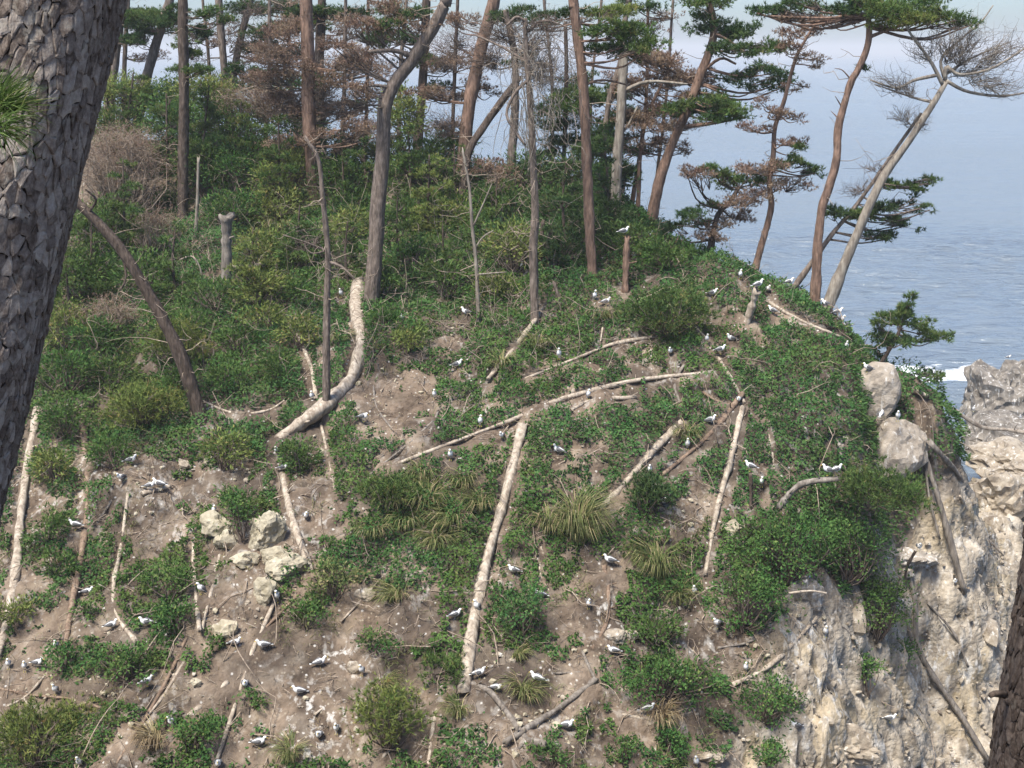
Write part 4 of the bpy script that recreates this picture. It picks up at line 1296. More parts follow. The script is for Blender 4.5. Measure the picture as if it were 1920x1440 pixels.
tree('pine_tree', [(1075, 0), (1083, 70), (1094, 170), (1100, 300), (1105, 420), (1112, 522)], 24, 20, 'tall clean reddish trunk right of the dead tree', 'bark_red',
     limbs=[([(1094, 160), (1130, 150), (1180, 160)], 5, 3, 0.5)],
     pads=[(1150, 28, 50, 18, 'yellow'), (1165, 58, 56, 20, 'green'), (1195, 78, 40, 18, 'green'), (1130, 95, 48, 16, 'dark'), (1040, 30, 40, 14, 'dark')], snags=6)
tree('dead_tree', [(1172, 88), (1168, 140), (1163, 230), (1156, 330), (1155, 412)], 22, 19, 'pale barkless trunk broken off at the top', 'bark_pale', cat='dead tree', top_broken=True,
     limbs=[([(1166, 172), (1215, 153), (1290, 158)], 8, 4, -0.3), ([(1160, 260), (1180, 230), (1195, 200)], 5, 3, 0.2)], snags=6)
tree('pine_tree', [(1180, 0), (1172, 40), (1165, 110), (1140, 200), (1130, 330), (1128, 390)], 12, 12, 'slim pine with a bushy dark crown behind the barkless trunk', 'bark_gray', 46,
     pads=[(1120, 195, 52, 24, 'green'), (1150, 235, 46, 26, 'dark'), (1120, 285, 46, 26, 'dark'), (1160, 330, 40, 26, 'dark'), (1125, 355, 40, 24, 'dark'), (1190, 290, 30, 16, 'dark')])
tree('pine_tree', [(1262, 110), (1240, 160), (1212, 220), (1200, 300), (1196, 400), (1195, 430)], 12, 5, 'dead brown pine behind the barkless trunk', 'bark_red', 45,
     pads=[(1225, 118, 46, 22, 'brown'), (1272, 130, 56, 24, 'brown'), (1195, 210, 44, 22, 'brown'), (1245, 200, 50, 20, 'brown'), (1215, 262, 48, 18, 'brown'), (1200, 100, 40, 18, 'brown'), (1290, 175, 36, 14, 'brown'), (1250, 155, 50, 20, 'brown'), (1320, 150, 30, 18, 'brown'), (1180, 160, 40, 24, 'brown'), (1230, 240, 44, 16, 'brown'), (1265, 280, 36, 14, 'brown')])
tree('pine_tree', [(1328, 0), (1338, 45), (1334, 85), (1312, 145), (1286, 212), (1262, 265), (1236, 340), (1219, 428)], 25, 14, 'reddish pine leaning right with dark green tiers above the sea', 'bark_red',
     limbs=[([(1282, 238), (1330, 232), (1395, 220)], 8, 5, -0.5), ([(1312, 140), (1350, 110), (1380, 120)], 6, 4, -0.4), ([(1334, 60), (1365, 75), (1400, 100)], 5, 3, -0.5)],
     pads=[(1305, 200, 52, 18, 'green', -0.4), (1365, 198, 44, 14, 'green', -0.5), (1330, 212, 60, 12, 'dark', -0.3), (1330, 50, 42, 20, 'dark'), (1380, 62, 42, 20, 'dark'), (1430, 92, 46, 14, 'green'), (1415, 132, 44, 18, 'dark'), (1450, 160, 36, 12, 'dark'), (1330, 8, 44, 12, 'green'), (1370, 95, 40, 12, 'dark')], snags=8)
tree('pine_tree', [(1540, 25), (1508, 78), (1490, 115), (1470, 190), (1453, 240), (1450, 290), (1443, 340), (1446, 390), (1430, 450), (1416, 505)], 16, 5, 'slender wavy pine with dead brown tufts over the sea', 'bark_red',
     pads=[(1495, 60, 40, 14, 'brown'), (1540, 45, 26, 12, 'brown'), (1480, 95, 30, 10, 'brown'), (1538, 122, 14, 14, 'brown'), (1512, 105, 24, 8, 'brown'), (1492, 158, 26, 9, 'brown'), (1445, 205, 36, 14, 'brown'), (1480, 222, 24, 10, 'brown'), (1420, 238, 30, 12, 'brown'), (1485, 262, 24, 12, 'brown'), (1455, 355, 54, 18, 'brown'), (1490, 305, 30, 16, 'green'), (1520, 318, 20, 14, 'dark'), (1440, 310, 40, 14, 'brown')], snags=6)
tree('pine_tree', [(1385, 352), (1368, 378), (1345, 405), (1335, 450)], 14, 8, 'small crooked pine with green and brown tiers left of the slender wavy one', 'bark_dark', 41.5,
     pads=[(1378, 335, 48, 16, 'green'), (1340, 322, 30, 12, 'green'), (1410, 318, 36, 12, 'brown'), (1400, 378, 44, 18, 'brown'), (1370, 410, 46, 18, 'brown'), (1310, 395, 34, 14, 'dark'), (1300, 330, 30, 16, 'brown'), (1330, 440, 40, 14, 'brown'), (1290, 415, 36, 14, 'dark')])
tree('pine_tree', [(1628, 26), (1630, 62), (1624, 95), (1608, 132), (1596, 152), (1584, 192), (1572, 242), (1568, 300), (1555, 350), (1541, 390), (1535, 440), (1530, 532)], 21, 12, 'red-barked wavy pine carrying the flat green crown', 'bark_red',
     limbs=[([(1628, 70), (1660, 58), (1700, 45)], 7, 4, -0.3), ([(1628, 36), (1590, 30), (1545, 34), (1440, 30)], 7, 3, -0.2), ([(1596, 150), (1580, 132), (1565, 128)], 3, 1, -0.2), ([(1578, 200), (1572, 190), (1566, 180)], 3, 1, -0.2), ([(1575, 225), (1565, 215), (1558, 208)], 3, 1, 0.2)],
     pads=[(1440, 20, 38, 12, 'dark', 0), (1480, 32, 34, 10, 'brown', 0), (1530, 14, 60, 14, 'dark', 0.2), (1560, 36, 40, 10, 'brown', 0.1), (1595, 10, 50, 14, 'dark', 0), (1670, 12, 66, 20, 'green', -0.3), (1720, 20, 56, 18, 'green', 0.2), (1770, 32, 46, 13, 'green', -0.2), (1806, 48, 20, 8, 'green', -0.2), (1690, 38, 50, 12, 'yellow', -0.4), (1622, 128, 12, 8, 'dark', 0.2)], snags=4)
tree('dead_tree', [(1770, 160), (1746, 200), (1700, 270), (1652, 340), (1602, 450), (1568, 532)], 24, 11, 'leaning grey dead pine with wide sprays of bare twigs over the sea', 'bark_pale', cat='dead tree', top_broken=True,
     limbs=[([(1768, 160), (1752, 128), (1738, 105), (1705, 60), (1697, 42)], 8, 3, -0.2), ([(1760, 140), (1715, 150), (1680, 165), (1632, 150)], 7, 3, -0.4), ([(1750, 192), (1710, 182), (1640, 158)], 6, 2, 0.4), ([(1772, 150), (1775, 125), (1800, 140), (1860, 128), (1930, 85)], 8, 3, -0.3),
            ([(1772, 150), (1815, 172), (1880, 180), (1940, 170)], 7, 3, 0.3), ([(1770, 145), (1765, 110), (1800, 75), (1840, 40), (1862, 10)], 6, 2, 0.5), ([(1772, 140), (1820, 110), (1890, 80)], 6, 2, 0.6)],
     pads=[(1725, 85, 34, 26, 'bare', 0), (1660, 150, 44, 14, 'bare', -0.3), (1690, 165, 36, 12, 'bare', 0.3), (1820, 95, 56, 26, 'bare', 0), (1880, 100, 50, 22, 'bare', 0.2), (1860, 150, 56, 20, 'bare', -0.2), (1810, 130, 50, 18, 'bare', 0.4), (1900, 165, 40, 14, 'bare', 0), (1830, 55, 36, 22, 'bare', 0.3), (1780, 90, 36, 24, 'bare', 0.3), (1775, 62, 40, 16, 'bare', -0.2), (1905, 75, 24, 26, 'bare', 0), (1720, 230, 40, 18, 'bare', 0.3), (1690, 215, 30, 14, 'bare', 0)], autolimb=False, snags=6)
tree('pine_tree', [(1728, 212), (1692, 262), (1645, 330), (1600, 392), (1560, 440), (1506, 515)], 12, 6, 'thin pine leaning beside the grey dead one, small green tiers low down', 'bark_gray',
     pads=[(1700, 358, 40, 16, 'green', -0.2), (1738, 340, 22, 8, 'green', -0.2), (1670, 385, 40, 12, 'dark', 0.2), (1690, 420, 34, 10, 'dark', 0), (1620, 410, 40, 16, 'green', 0), (1580, 400, 34, 12, 'dark', 0.2), (1640, 318, 30, 12, 'bare', 0), (1610, 355, 40, 16, 'bare', 0.2), (1730, 392, 18, 6, 'dark', 0), (1650, 440, 36, 10, 'dark', 0)])
tree('dead_tree', [(575, 262), (597, 300), (605, 370), (615, 480), (613, 560), (612, 660), (612, 788)], 20, 7, 'slim grey dead snag standing in the bend of the S-curved log', 'bark_gray', cat='dead tree', top_broken=True,
     limbs=[([(614, 490), (640, 500), (665, 522)], 6, 3, -0.3), ([(612, 470), (575, 455), (530, 440)], 4, 2, -0.4)], pads=[(570, 455, 44, 16, 'bare'), (640, 490, 30, 14, 'bare')], snags=10)
tree('dead_tree', [(868, 285), (880, 350), (885, 420), (893, 500), (898, 608)], 10, 5, 'thin pale dead sapling with forked twigs above the earth mound', 'bark_pale', cat='dead tree', top_broken=True,
     limbs=[([(887, 425), (905, 385), (922, 345)], 4, 2, -0.2), ([(888, 470), (905, 445), (925, 432)], 3, 2, 0.2), ([(893, 515), (925, 512), (950, 510)], 3, 2, -0.2)], snags=8)
tree('leaning_tree', [(100, 345), (135, 372), (182, 415), (230, 472), (265, 530), (300, 588), (332, 650), (356, 720), (380, 790)], 34, 18, 'dark bare trunk leaning left out of the thicket toward the big pine', 'bark_dark', cat='dead tree', top_broken=True,
     limbs=[([(165, 400), (180, 375), (160, 355)], 6, 3, -0.5), ([(230, 480), (236, 520), (225, 545)], 5, 3, -0.4)], snags=10)
# thin poles in the right-hand scrub
tree('dead_tree', [(1018, 420), (1015, 460), (1016, 500)], 12, 9, 'short dark pole right behind the foot of the dead tree with hanging twigs', 'bark_dark', None, cat='dead tree', top_broken=True)
tree('dead_tree', [(1040, 535), (1048, 560), (1052, 578)], 9, 7, 'little leaning pole right of the dead tree foot', 'bark_gray', None, cat='dead tree', top_broken=True)
tree('dead_tree', [(372, 300), (370, 380), (366, 450)], 8, 6, 'thin pale pole beside the straight dark pine', 'bark_pale', None, cat='dead tree', top_broken=True)

# slim background trunks between the bigger ones
BT = [(505, 0, 498, 265, 55, 10, 'bark_gray'), (545, 0, 556, 250, 56, 9, 'bark_dark'), (648, 0, 640, 300, 53, 10, 'bark_gray'), (690, 0, 684, 300, 54, 9, 'bark_dark'), (762, 0, 748, 300, 53, 11, 'bark_gray'), (858, 0, 846, 300, 52, 10, 'bark_dark'), (1020, 0, 1034, 330, 50, 9, 'bark_gray'), (1128, 0, 1110, 340, 48, 8, 'bark_gray'), (1215, 0, 1182, 400, 47, 9, 'bark_red'), (1262, 0, 1225, 380, 47, 8, 'bark_gray'), (240, 0, 236, 240, 56, 12, 'bark_gray'), (380, 0, 392, 240, 57, 9, 'bark_gray')]
for k, (ut, vt, ub, vb, Y, w, bk) in enumerate(BT):
    pd = []
    for q in range(7):
        v_ = rng.uniform(5, vb * 0.72)
        sd = 1 if q % 2 else -1
        kd = ['bare', 'brown', 'bare', ['dark', 'green', 'brown'][k % 3], 'bare', 'brown', 'dark'][q]
        pd.append((ut + (ub - ut) * v_ / vb + sd * rng.uniform(18, 46), v_, rng.uniform(24, 40), rng.uniform(10, 20), kd, rng.uniform(-0.8, 0.8), 0.6))
    tree('pine_tree', [(ut, vt), ((ut + ub) / 2 + rng.normal() * 6, (vt + vb) / 2), (ub, vb)], w, w * 0.7, 'slim background pine, ' + ['first', 'second', 'third', 'fourth', 'fifth', 'sixth', 'seventh', 'eighth', 'ninth', 'tenth', 'eleventh', 'twelfth'][sorted(range(12), key=lambda z: BT[z][0]).index(k)] + ' from the left of the thin trunks behind the stand', bk, Y, pads=pd, sides=7, snags=6, group='slim background pines')

# hanging tangle of the dead tree
dr, dy0 = TREES['dead_tree'][0], TREES['dead_tree'][1]
mb = MB()
nh = 150
yb = hit1(1003, 608)[1]
p0 = P(rng.normal(1005, 26, nh), rng.uniform(60, 250, nh), yb - rng.uniform(-0.6, 0.5, nh))
ln = rng.uniform(0.4, 1.6, nh)[:, None]
p1 = p0 + np.stack([rng.normal(size=nh) * 0.25 + 0.1, rng.normal(size=nh) * 0.2, -np.ones(nh)], -1) * ln
pts = twigs(mb, p0, p1, 0.014, 0.12, 5, rng.uniform(0, 1, nh))
q0 = pts[np.arange(nh), rng.integers(1, 5, nh)]
twigs(mb, q0, q0 + np.stack([rng.normal(size=nh) * 0.25, rng.normal(size=nh) * 0.2, -rng.uniform(0, 0.4, nh)], -1), 0.009, 0.15, 3, 0.7)
t = mb.obj('hanging_twigs', M['bark_pale'], dead)
t['kind'] = 'stuff'
t.location = -dead.location

# ------------------------------------------------------------------ shrubs of the thicket
TH = 'evergreen shrubs of the thicket under the pines'
TL = 'mid-green evergreen shrub in the dense thicket under the pines'
thick = [(225, 185, 60, 48, 53), (300, 195, 60, 44, 54), (385, 185, 62, 46, 53), (330, 250, 64, 56, 51), (420, 240, 70, 56, 52), (470, 300, 70, 60, 50), (385, 320, 70, 58, 49.5), (545, 330, 62, 58, 50),
         (640, 345, 60, 50, 49), (520, 400, 72, 50, 47.5), (440, 400, 60, 46, 47), (190, 430, 70, 56, None), (160, 520, 70, 54, None), (270, 520, 66, 50, None), (500, 475, 70, 44, None), (570, 470, 60, 44, None),
         (655, 430, 50, 40, None), (660, 300, 60, 50, 50), (790, 330, 76, 60, 48.5), (835, 290, 60, 46, 49), (780, 410, 76, 54, 46.5), (855, 440, 70, 54, 45.5), (930, 400, 60, 56, 46), (960, 470, 56, 50, None),
         (770, 490, 66, 40, None), (840, 525, 56, 34, None), (660, 395, 60, 44, 48), (560, 555, 40, 30, None), (480, 545, 66, 40, None), (400, 560, 60, 40, None), (120, 620, 66, 54, None), (130, 700, 70, 50, None),
         (1180, 455, 60, 34, None), (1250, 480, 70, 34, None), (720, 540, 40, 30, None), (930, 540, 50, 30, None), (560, 240, 56, 44, 53), (730, 300, 50, 40, 50), (440, 330, 60, 50, 49), (220, 250, 60, 50, 52)]
thick += [(450, 640, 56, 34, None), (520, 690, 50, 34, None), (560, 625, 44, 34, None), (430, 715, 50, 30, None), (500, 600, 50, 34, None), (180, 640, 60, 44, None), (210, 700, 60, 36, None), (330, 720, 50, 30, None), (120, 790, 50, 40, None), (100, 880, 44, 40, None), (210, 850, 50, 30, None), (420, 850, 50, 34, None), (450, 940, 30, 30, None), (560, 860, 40, 36, None), (90, 990, 44, 36, None), (110, 1060, 44, 30, None), (30, 1150, 40, 30, None), (360, 610, 50, 34, None), (760, 640, 50, 26, None), (720, 600, 40, 26, None)]
MARKS = [(424, 470, 'the broken grey stump'), (612, 600, 'the slim dead snag'), (585, 250, 'the thick reddish trunk'), (343, 260, 'the straight dark pine'), (700, 450, 'the stout crooked pine'), (718, 250, 'the crooked pine elbow'), (230, 330, 'the large brown dead shrub'), (240, 500, 'the leaning dark trunk'), (360, 740, 'the leaning trunk foot'),
         (265, 765, 'the brightest yellow-green bush'), (335, 645, 'the light green young conifer'), (875, 200, 'the orange-barked pine'), (1000, 480, 'the grey dead tree'), (893, 520, 'the dead sapling'), (862, 632, 'the earth mound'), (1108, 430, 'the tall clean trunk'), (1158, 330, 'the barkless trunk'), (1174, 500, 'the reddish post'), (1225, 390, 'the reddish leaning pine'),
         (205, 600, 'the rusty dead shrub'), (510, 345, 'the narrow young conifer'), (430, 180, 'the forked pines'), (265, 180, 'the slim leaning pine'), (675, 600, 'the S-curved log'), (160, 900, 'the pinkish brown pole'), (55, 900, 'the long pale log by the big pine'), (555, 970, 'the thick short bleached log'), (785, 200, 'the dark slim pine'), (370, 370, 'the thin pale pole'), (905, 260, 'the charred trunk'), (285, 440, 'the lower brown dead shrub'), (585, 690, 'the thin broken stick'), (404, 985, 'the blocky yellowish rocks'), (300, 910, 'the gulls on dark soil')]
USED = set()


def where(u, v, lead):
    for k, (a, b, n) in enumerate(sorted(MARKS, key=lambda m: math.hypot(m[0] - u, m[1] - v))):
        dx, dy = u - a, v - b
        w1 = ('right' if dx > 0 else 'left') + ' of'
        w2 = 'below' if dy > 0 else 'above'
        for w in ([w1, w2] if abs(dx) > abs(dy) else [w2, w1]):
            t = '%s %s %s' % (lead, w, n)
            if abs(dx if 'of' in w else dy) > 14 and t not in USED:
                USED.add(t)
                return t
    return lead


for k, (u, v, a, b, Y) in enumerate(thick):
    mt, ld = [('cedar', 'mid-green shrub'), ('cedar', 'mid-green shrub'), ('pine', 'olive green shrub'), ('pine_yellow', 'yellowish green shrub'), ('leafy', 'deep green shrub'), ('cedar', 'mid-green shrub'), ('pine_yellow', 'yellowish green shrub')][(k * 5 + 3) % 7]
    shrub(u, v, a * rng.uniform(0.85, 1.1), b * rng.uniform(0.85, 1.15), 'cedar', where(u, v, ld), 'evergreen_shrub', mt, Y, 0.8, TH, leafL=0.105 if v < 560 else 0.09)
DK = 'dark shrubs under the middle trunks'
for (u, v, a, b, Y) in [(1050, 400, 50, 54, 44.5), (1060, 470, 48, 40, None), (1145, 350, 44, 60, 45), (1000, 330, 50, 44, 46.5), (1100, 400, 44, 44, 44), (1085, 330, 44, 44, 46.5), (905, 340, 44, 40, 48), (1130, 420, 50, 36, None)]:
    shrub(u, v, a, b, 'cedar', where(u, v, 'dark green shrub'), 'evergreen_shrub', 'pine_dark', Y, 0.8, DK, leafL=0.11)
# young conifers standing up through the thicket
UND = [(250, 330, 135, 58, 'green', 52), (312, 420, 175, 56, 'green', 49.5), (392, 420, 160, 64, 'green', 49.5), (452, 400, 190, 58, 'yellow', 50), (522, 450, 215, 56, 'green', 47.5), (642, 420, 285, 48, 'dark', 48), (682, 400, 255, 44, 'green', 48.5), (765, 430, 235, 48, 'green', 47.5),
       (805, 470, 290, 56, 'yellow', 45.5), (852, 420, 270, 48, 'green', 47), (932, 470, 330, 46, 'green', 45), (966, 430, 318, 40, 'dark', 46.5), (172, 560, 395, 56, 'green', None), (562, 520, 385, 48, 'green', None), (474, 560, 430, 46, 'yellow', None), (652, 530, 415, 38, 'green', None),
       (1062, 470, 300, 44, 'dark', None), (1132, 450, 250, 42, 'dark', None), (1034, 520, 420, 38, 'dark', None), (230, 500, 300, 50, 'green', None), (120, 620, 480, 50, 'green', None), (330, 560, 420, 46, 'green', None), (745, 520, 370, 46, 'green', None), (830, 540, 420, 46, 'green', None), (600, 330, 200, 40, 'dark', 53), (730, 330, 200, 38, 'green', 52), (200, 300, 170, 44, 'yellow', 53)]
for k, (u, vb, vt, ru, kd, Y) in enumerate(UND):
    pd = []
    nt_ = max(4, int((vb - vt) / 22))
    for q in range(nt_):
        f = (q + 0.5) / nt_
        w = ru * (0.25 + 0.75 * f ** 0.8)
        sd = -1 if q % 2 else 1
        pd.append((u + sd * w * 0.42 + rng.normal() * 6, vt + (vb - vt) * f * 0.95, w * 0.62, 15, kd, rng.uniform(-0.5, 0.5), 0.54))
    tree('young_conifer', [(u, vt), (u + rng.normal() * 4, (vt + vb) / 2), (u + rng.normal() * 5, vb)], 9, 3, where(u, (vb + vt) / 2, {'green': 'green', 'dark': 'dark green', 'yellow': 'yellow-green'}[kd] + ' young conifer'), 'bark_dark', Y, pads=pd, sides=6, cat='young conifer', group='young conifers of the thicket')
shrub(755, 225, 36, 60, 'cedar', 'bright yellow-green young conifer beside the crooked pine elbow', 'young_conifer', 'pine_yellow', 48, 0.7, leafL=0.11)
shrub(510, 345, 34, 50, 'cedar', 'narrow pointed yellow-green young conifer left of the thick reddish trunk', 'young_conifer', 'pine_yellow', 48, 0.6, leafL=0.1)
shrub(225, 330, 92, 100, 'dead', 'large dead brown shrub behind the leaning dark trunk', 'dead_shrub', 'pine_brown', None, 0.75, cat='dead shrub')
shrub(285, 440, 50, 50, 'dead', 'dead brown shrub below the large brown one, left of the stump', 'dead_shrub', 'pine_brown', None, 0.6, cat='dead shrub')
shrub(205, 600, 66, 44, 'dead', 'low rusty brown dead shrub beside the leaning dark trunk', 'dead_shrub', 'pine_brown', None, 0.7, cat='dead shrub')
shrub(480, 200, 70, 46, 'dead', 'brownish withered shrub under the bushy forked pines', 'dead_shrub', 'pine_brown', 51.5, 0.6, cat='dead shrub')
shrub(560, 215, 50, 40, 'dead', 'withered brown shrub left of the thick reddish trunk', 'dead_shrub', 'pine_brown', 50, 0.6, cat='dead shrub')
shrub(940, 345, 44, 26, 'dead', 'withered brown shrub behind the dead sapling', 'dead_shrub', 'pine_brown', 46, 0.6, cat='dead shrub')
shrub(385, 655, 34, 16, 'dead', 'small heap of brown dead twigs right of the leaning dark trunk', 'dead_shrub', 'pine_brown', None, 0.6, cat='dead shrub')
# conifers standing free on the slope
shrub(335, 645, 62, 48, 'pine', 'light green young conifer in front of the leaning dark trunk', 'young_conifer', 'pine_yellow', None, 1.0)
shrub(265, 765, 82, 52, 'pine', 'brightest yellow-green conifer bush left of the leaning trunk foot', 'young_conifer', 'pine_yellow', None, 1.1)
shrub(1250, 592, 92, 50, 'pine', 'low spreading young pine on the ridge beside two gulls', 'young_pine', 'pine', None, 1.1)
tree('young_pine', [(1704, 560), (1696, 592), (1682, 630), (1660, 668), (1640, 700)], 12, 4, 'young pine growing out sideways over the sea from the right shoulder', 'bark_dark', 37.4, sides=8,
     pads=[(1658, 604, 24, 16, 'green', 0.2), (1690, 592, 28, 20, 'green', 0), (1704, 566, 12, 15, 'green', 0), (1722, 616, 28, 13, 'green', -0.2), (1754, 632, 28, 9, 'green', 0), (1782, 630, 12, 7, 'green', 0), (1680, 640, 44, 13, 'dark', 0), (1735, 604, 12, 10, 'green', 0.2), (1652, 634, 24, 14, 'dark', 0.3), (1750, 702, 24, 9, 'green', 0.2)])
shrub(75, 1385, 120, 62, 'pine', 'broad olive green pine bush in the lower left corner', 'young_pine', 'pine_yellow', None, 1.0)
shrub(725, 1345, 80, 66, 'pine', 'light green pine bush at the bottom beside the slanting grey stick', 'young_pine', 'pine_yellow', None, 0.8)
shrub(815, 1258, 60, 30, 'pine', 'low light green bush left of the foot of the split log', 'young_pine', 'pine', None, 0.9)
shrub(1645, 930, 92, 56, 'pine', 'dark olive pine bush hanging in front of the blocky rocks', 'young_pine', 'pine', 31.8, 1.1)
shrub(1215, 935, 52, 48, 'pine', 'dark rounded young pine right of the thick slanting log', 'young_pine', 'pine_dark', None, 1.0)
shrub(725, 930, 60, 50, 'pine', 'olive young pine at the left end of the long grass', 'young_pine', 'pine', None, 0.9)
# leafy bushes
shrub(708, 1208, 36, 32, 'leaf', 'small round dark green bush alone on the bare soil', 'leafy_bush', 'leafy', None, 1.5, cat='bush', leafL=0.09)
shrub(575, 1155, 48, 36, 'leaf', 'round dark bush under the yellow-green leaves right of the slender pole', 'leafy_bush', 'leafy', None, 1.4, cat='bush', leafL=0.09)
shrub(625, 1090, 50, 44, 'leaf', 'light yellow-green leafy bush right of the cracked yellow rocks', 'leafy_bush', 'grass', None, 1.0, cat='bush', leafL=0.10)
shrub(452, 975, 32, 50, 'leaf', 'yellow-green climbing bush between the pale yellow rocks', 'leafy_bush', 'leafy', None, 1.0, cat='bush', leafL=0.09)
shrub(332, 1162, 44, 36, 'leaf', 'low bluish green bush left of the V of poles', 'leafy_bush', 'leafy', None, 1.3, cat='bush')
shrub(318, 1095, 58, 42, 'leaf', 'spreading green bush above the low bluish one left of the V of poles', 'leafy_bush', 'cedar', None, 1.0, cat='bush')
shrub(162, 1146, 24, 20, 'leaf', 'tiny green bush beside the foot of the brown pole', 'leafy_bush', 'leafy', None, 1.2, cat='bush')
shrub(240, 1245, 84, 36, 'leaf', 'wide green bush behind the gull with folded wings in the lower left', 'leafy_bush', 'leafy', None, 1.0, cat='bush')
shrub(120, 1240, 46, 30, 'leaf', 'small green bush beside three gulls in the lower left', 'leafy_bush', 'leafy', None, 1.0, cat='bush')
shrub(368, 1380, 56, 46, 'leaf', 'dark green bush at the bottom between the crossed sticks and the slender pole', 'leafy_bush', 'leafy', None, 1.2, cat='bush')
shrub(465, 1315, 30, 26, 'leaf', 'small dark bush right beside the slender pole', 'leafy_bush', 'leafy', None, 1.0, cat='bush')
shrub(1250, 1272, 118, 46, 'leaf', 'wide dense dark bush above the level branch with a gull', 'leafy_bush', 'leafy', None, 1.5, cat='bush')
shrub(1440, 1322, 78, 48, 'leaf', 'dense dark bush left of the white streaked spur', 'leafy_bush', 'leafy', None, 1.4, cat='bush')
shrub(1440, 1415, 46, 26, 'leaf', 'low round dark bush at the bottom left of the big tan rock', 'leafy_bush', 'leafy', None, 1.3, cat='bush')
shrub(1175, 1408, 24, 28, 'leaf', 'small dark bush at the bottom edge, left of its twin', 'leafy_bush', 'leafy', None, 1.3, cat='bush')
shrub(1262, 1390, 40, 34, 'leaf', 'dark bush at the bottom edge under the level branch', 'leafy_bush', 'leafy', None, 1.3, cat='bush')
shrub(1030, 1420, 46, 24, 'leaf', 'low bush at the bottom edge right of the crossed logs', 'leafy_bush', 'leafy', None, 1.2, cat='bush')
shrub(1400, 1130, 80, 60, 'leaf', 'dense green bush below the straight pale log', 'leafy_bush', 'leafy', None, 1.3, cat='bush')
shrub(1470, 1030, 110, 80, 'leaf', 'largest dense dark bush in front of the curved grey branch', 'leafy_bush', 'leafy', None, 1.3, cat='bush')
shrub(1590, 1040, 80, 80, 'leaf', 'dense dark bush under the olive pine bush', 'leafy_bush', 'leafy', None, 1.2, cat='bush')
shrub(1650, 1140, 56, 90, 'leaf', 'green shrub hanging down the cliff beside the long grey log', 'leafy_bush', 'cedar', 32.4, 1.2, cat='bush')
shrub(1688, 1235, 34, 44, 'leaf', 'lower tuft of green shrub hanging on the cliff by the long grey log', 'leafy_bush', 'leafy', 33.4, 1.2, cat='bush')
shrub(1628, 1262, 26, 44, 'leaf', 'narrow green shrub hanging right of the white streaked spur', 'leafy_bush', 'leafy', 31.5, 1.2, cat='bush')
shrub(975, 1150, 60, 50, 'leaf', 'green bush right of the lower part of the split log', 'leafy_bush', 'creeper', None, 1.1, cat='bush')
shrub(1230, 1180, 70, 36, 'leaf', 'green bush between the bent brown log and the gull on the stick', 'leafy_bush', 'cedar', None, 1.0, cat='bush')
# ------------------------------------------------------------------ gulls
def plain(name, col, rough=0.6, spec=0.3, nz=0.0):
    m, ns, ls = mat_new(name)
    if nz:
        c = mixc(ns, ls, mathn(ns, ls, 'MULTIPLY', noisen(ns, ls, coord(ns), 40, 3), nz), col, tuple(x * 0.6 for x in col))
        finish(ns, ls, c, rough, spec=spec)
    else:
        finish(ns, ls, col, rough, spec=spec)
    return m


M['plumage'] = plain('white_plumage', (0.84, 0.84, 0.83), 0.7, 0.15, 0.2)
M['wing'] = plain('grey_plumage', (0.17, 0.17, 0.178), 0.7, 0.15, 0.5)
M['black'] = plain('black_plumage', (0.018, 0.018, 0.02), 0.6, 0.2)
M['beak'] = plain('yellow_beak', (0.55, 0.40, 0.05), 0.45)
M['leg'] = plain('yellow_leg', (0.42, 0.36, 0.08), 0.5)


def loft(mb, path, rw, rh, sides=10, tilt=None):
    """oval sections along a path in the x-z plane"""
    p = np.asarray(path, float)
    t = unit(np.gradient(p, axis=0))
    side = np.array([0, 1.0, 0])
    upv = unit(np.cross(t, side) * -1)
    upv = np.where(upv[:, 2:3] < 0, -upv, upv)
    th = np.linspace(0, 2 * math.pi, sides, endpoint=False)
    v = p[:, None] + side[None, None] * (np.cos(th)[None, :] * np.asarray(rw)[:, None])[..., None] + upv[:, None] * (np.sin(th)[None, :] * np.asarray(rh)[:, None])[..., None]
    n = len(p)
    i = np.arange(n - 1)[:, None] * sides
    j = np.arange(sides)[None]
    jn = (j + 1) % sides
    q = np.stack([i + j, i + jn, i + sides + jn, i + sides + j], -1).reshape(-1, 4)
    vv = np.concatenate([v.reshape(-1, 3), [p[0], p[-1]]])
    tr = [(n * sides, (k + 1) % sides, k) for k in range(sides)] + [(n * sides + 1, (n - 1) * sides + k, (n - 1) * sides + (k + 1) % sides) for k in range(sides)]
    mb.add(vv, q, tr)


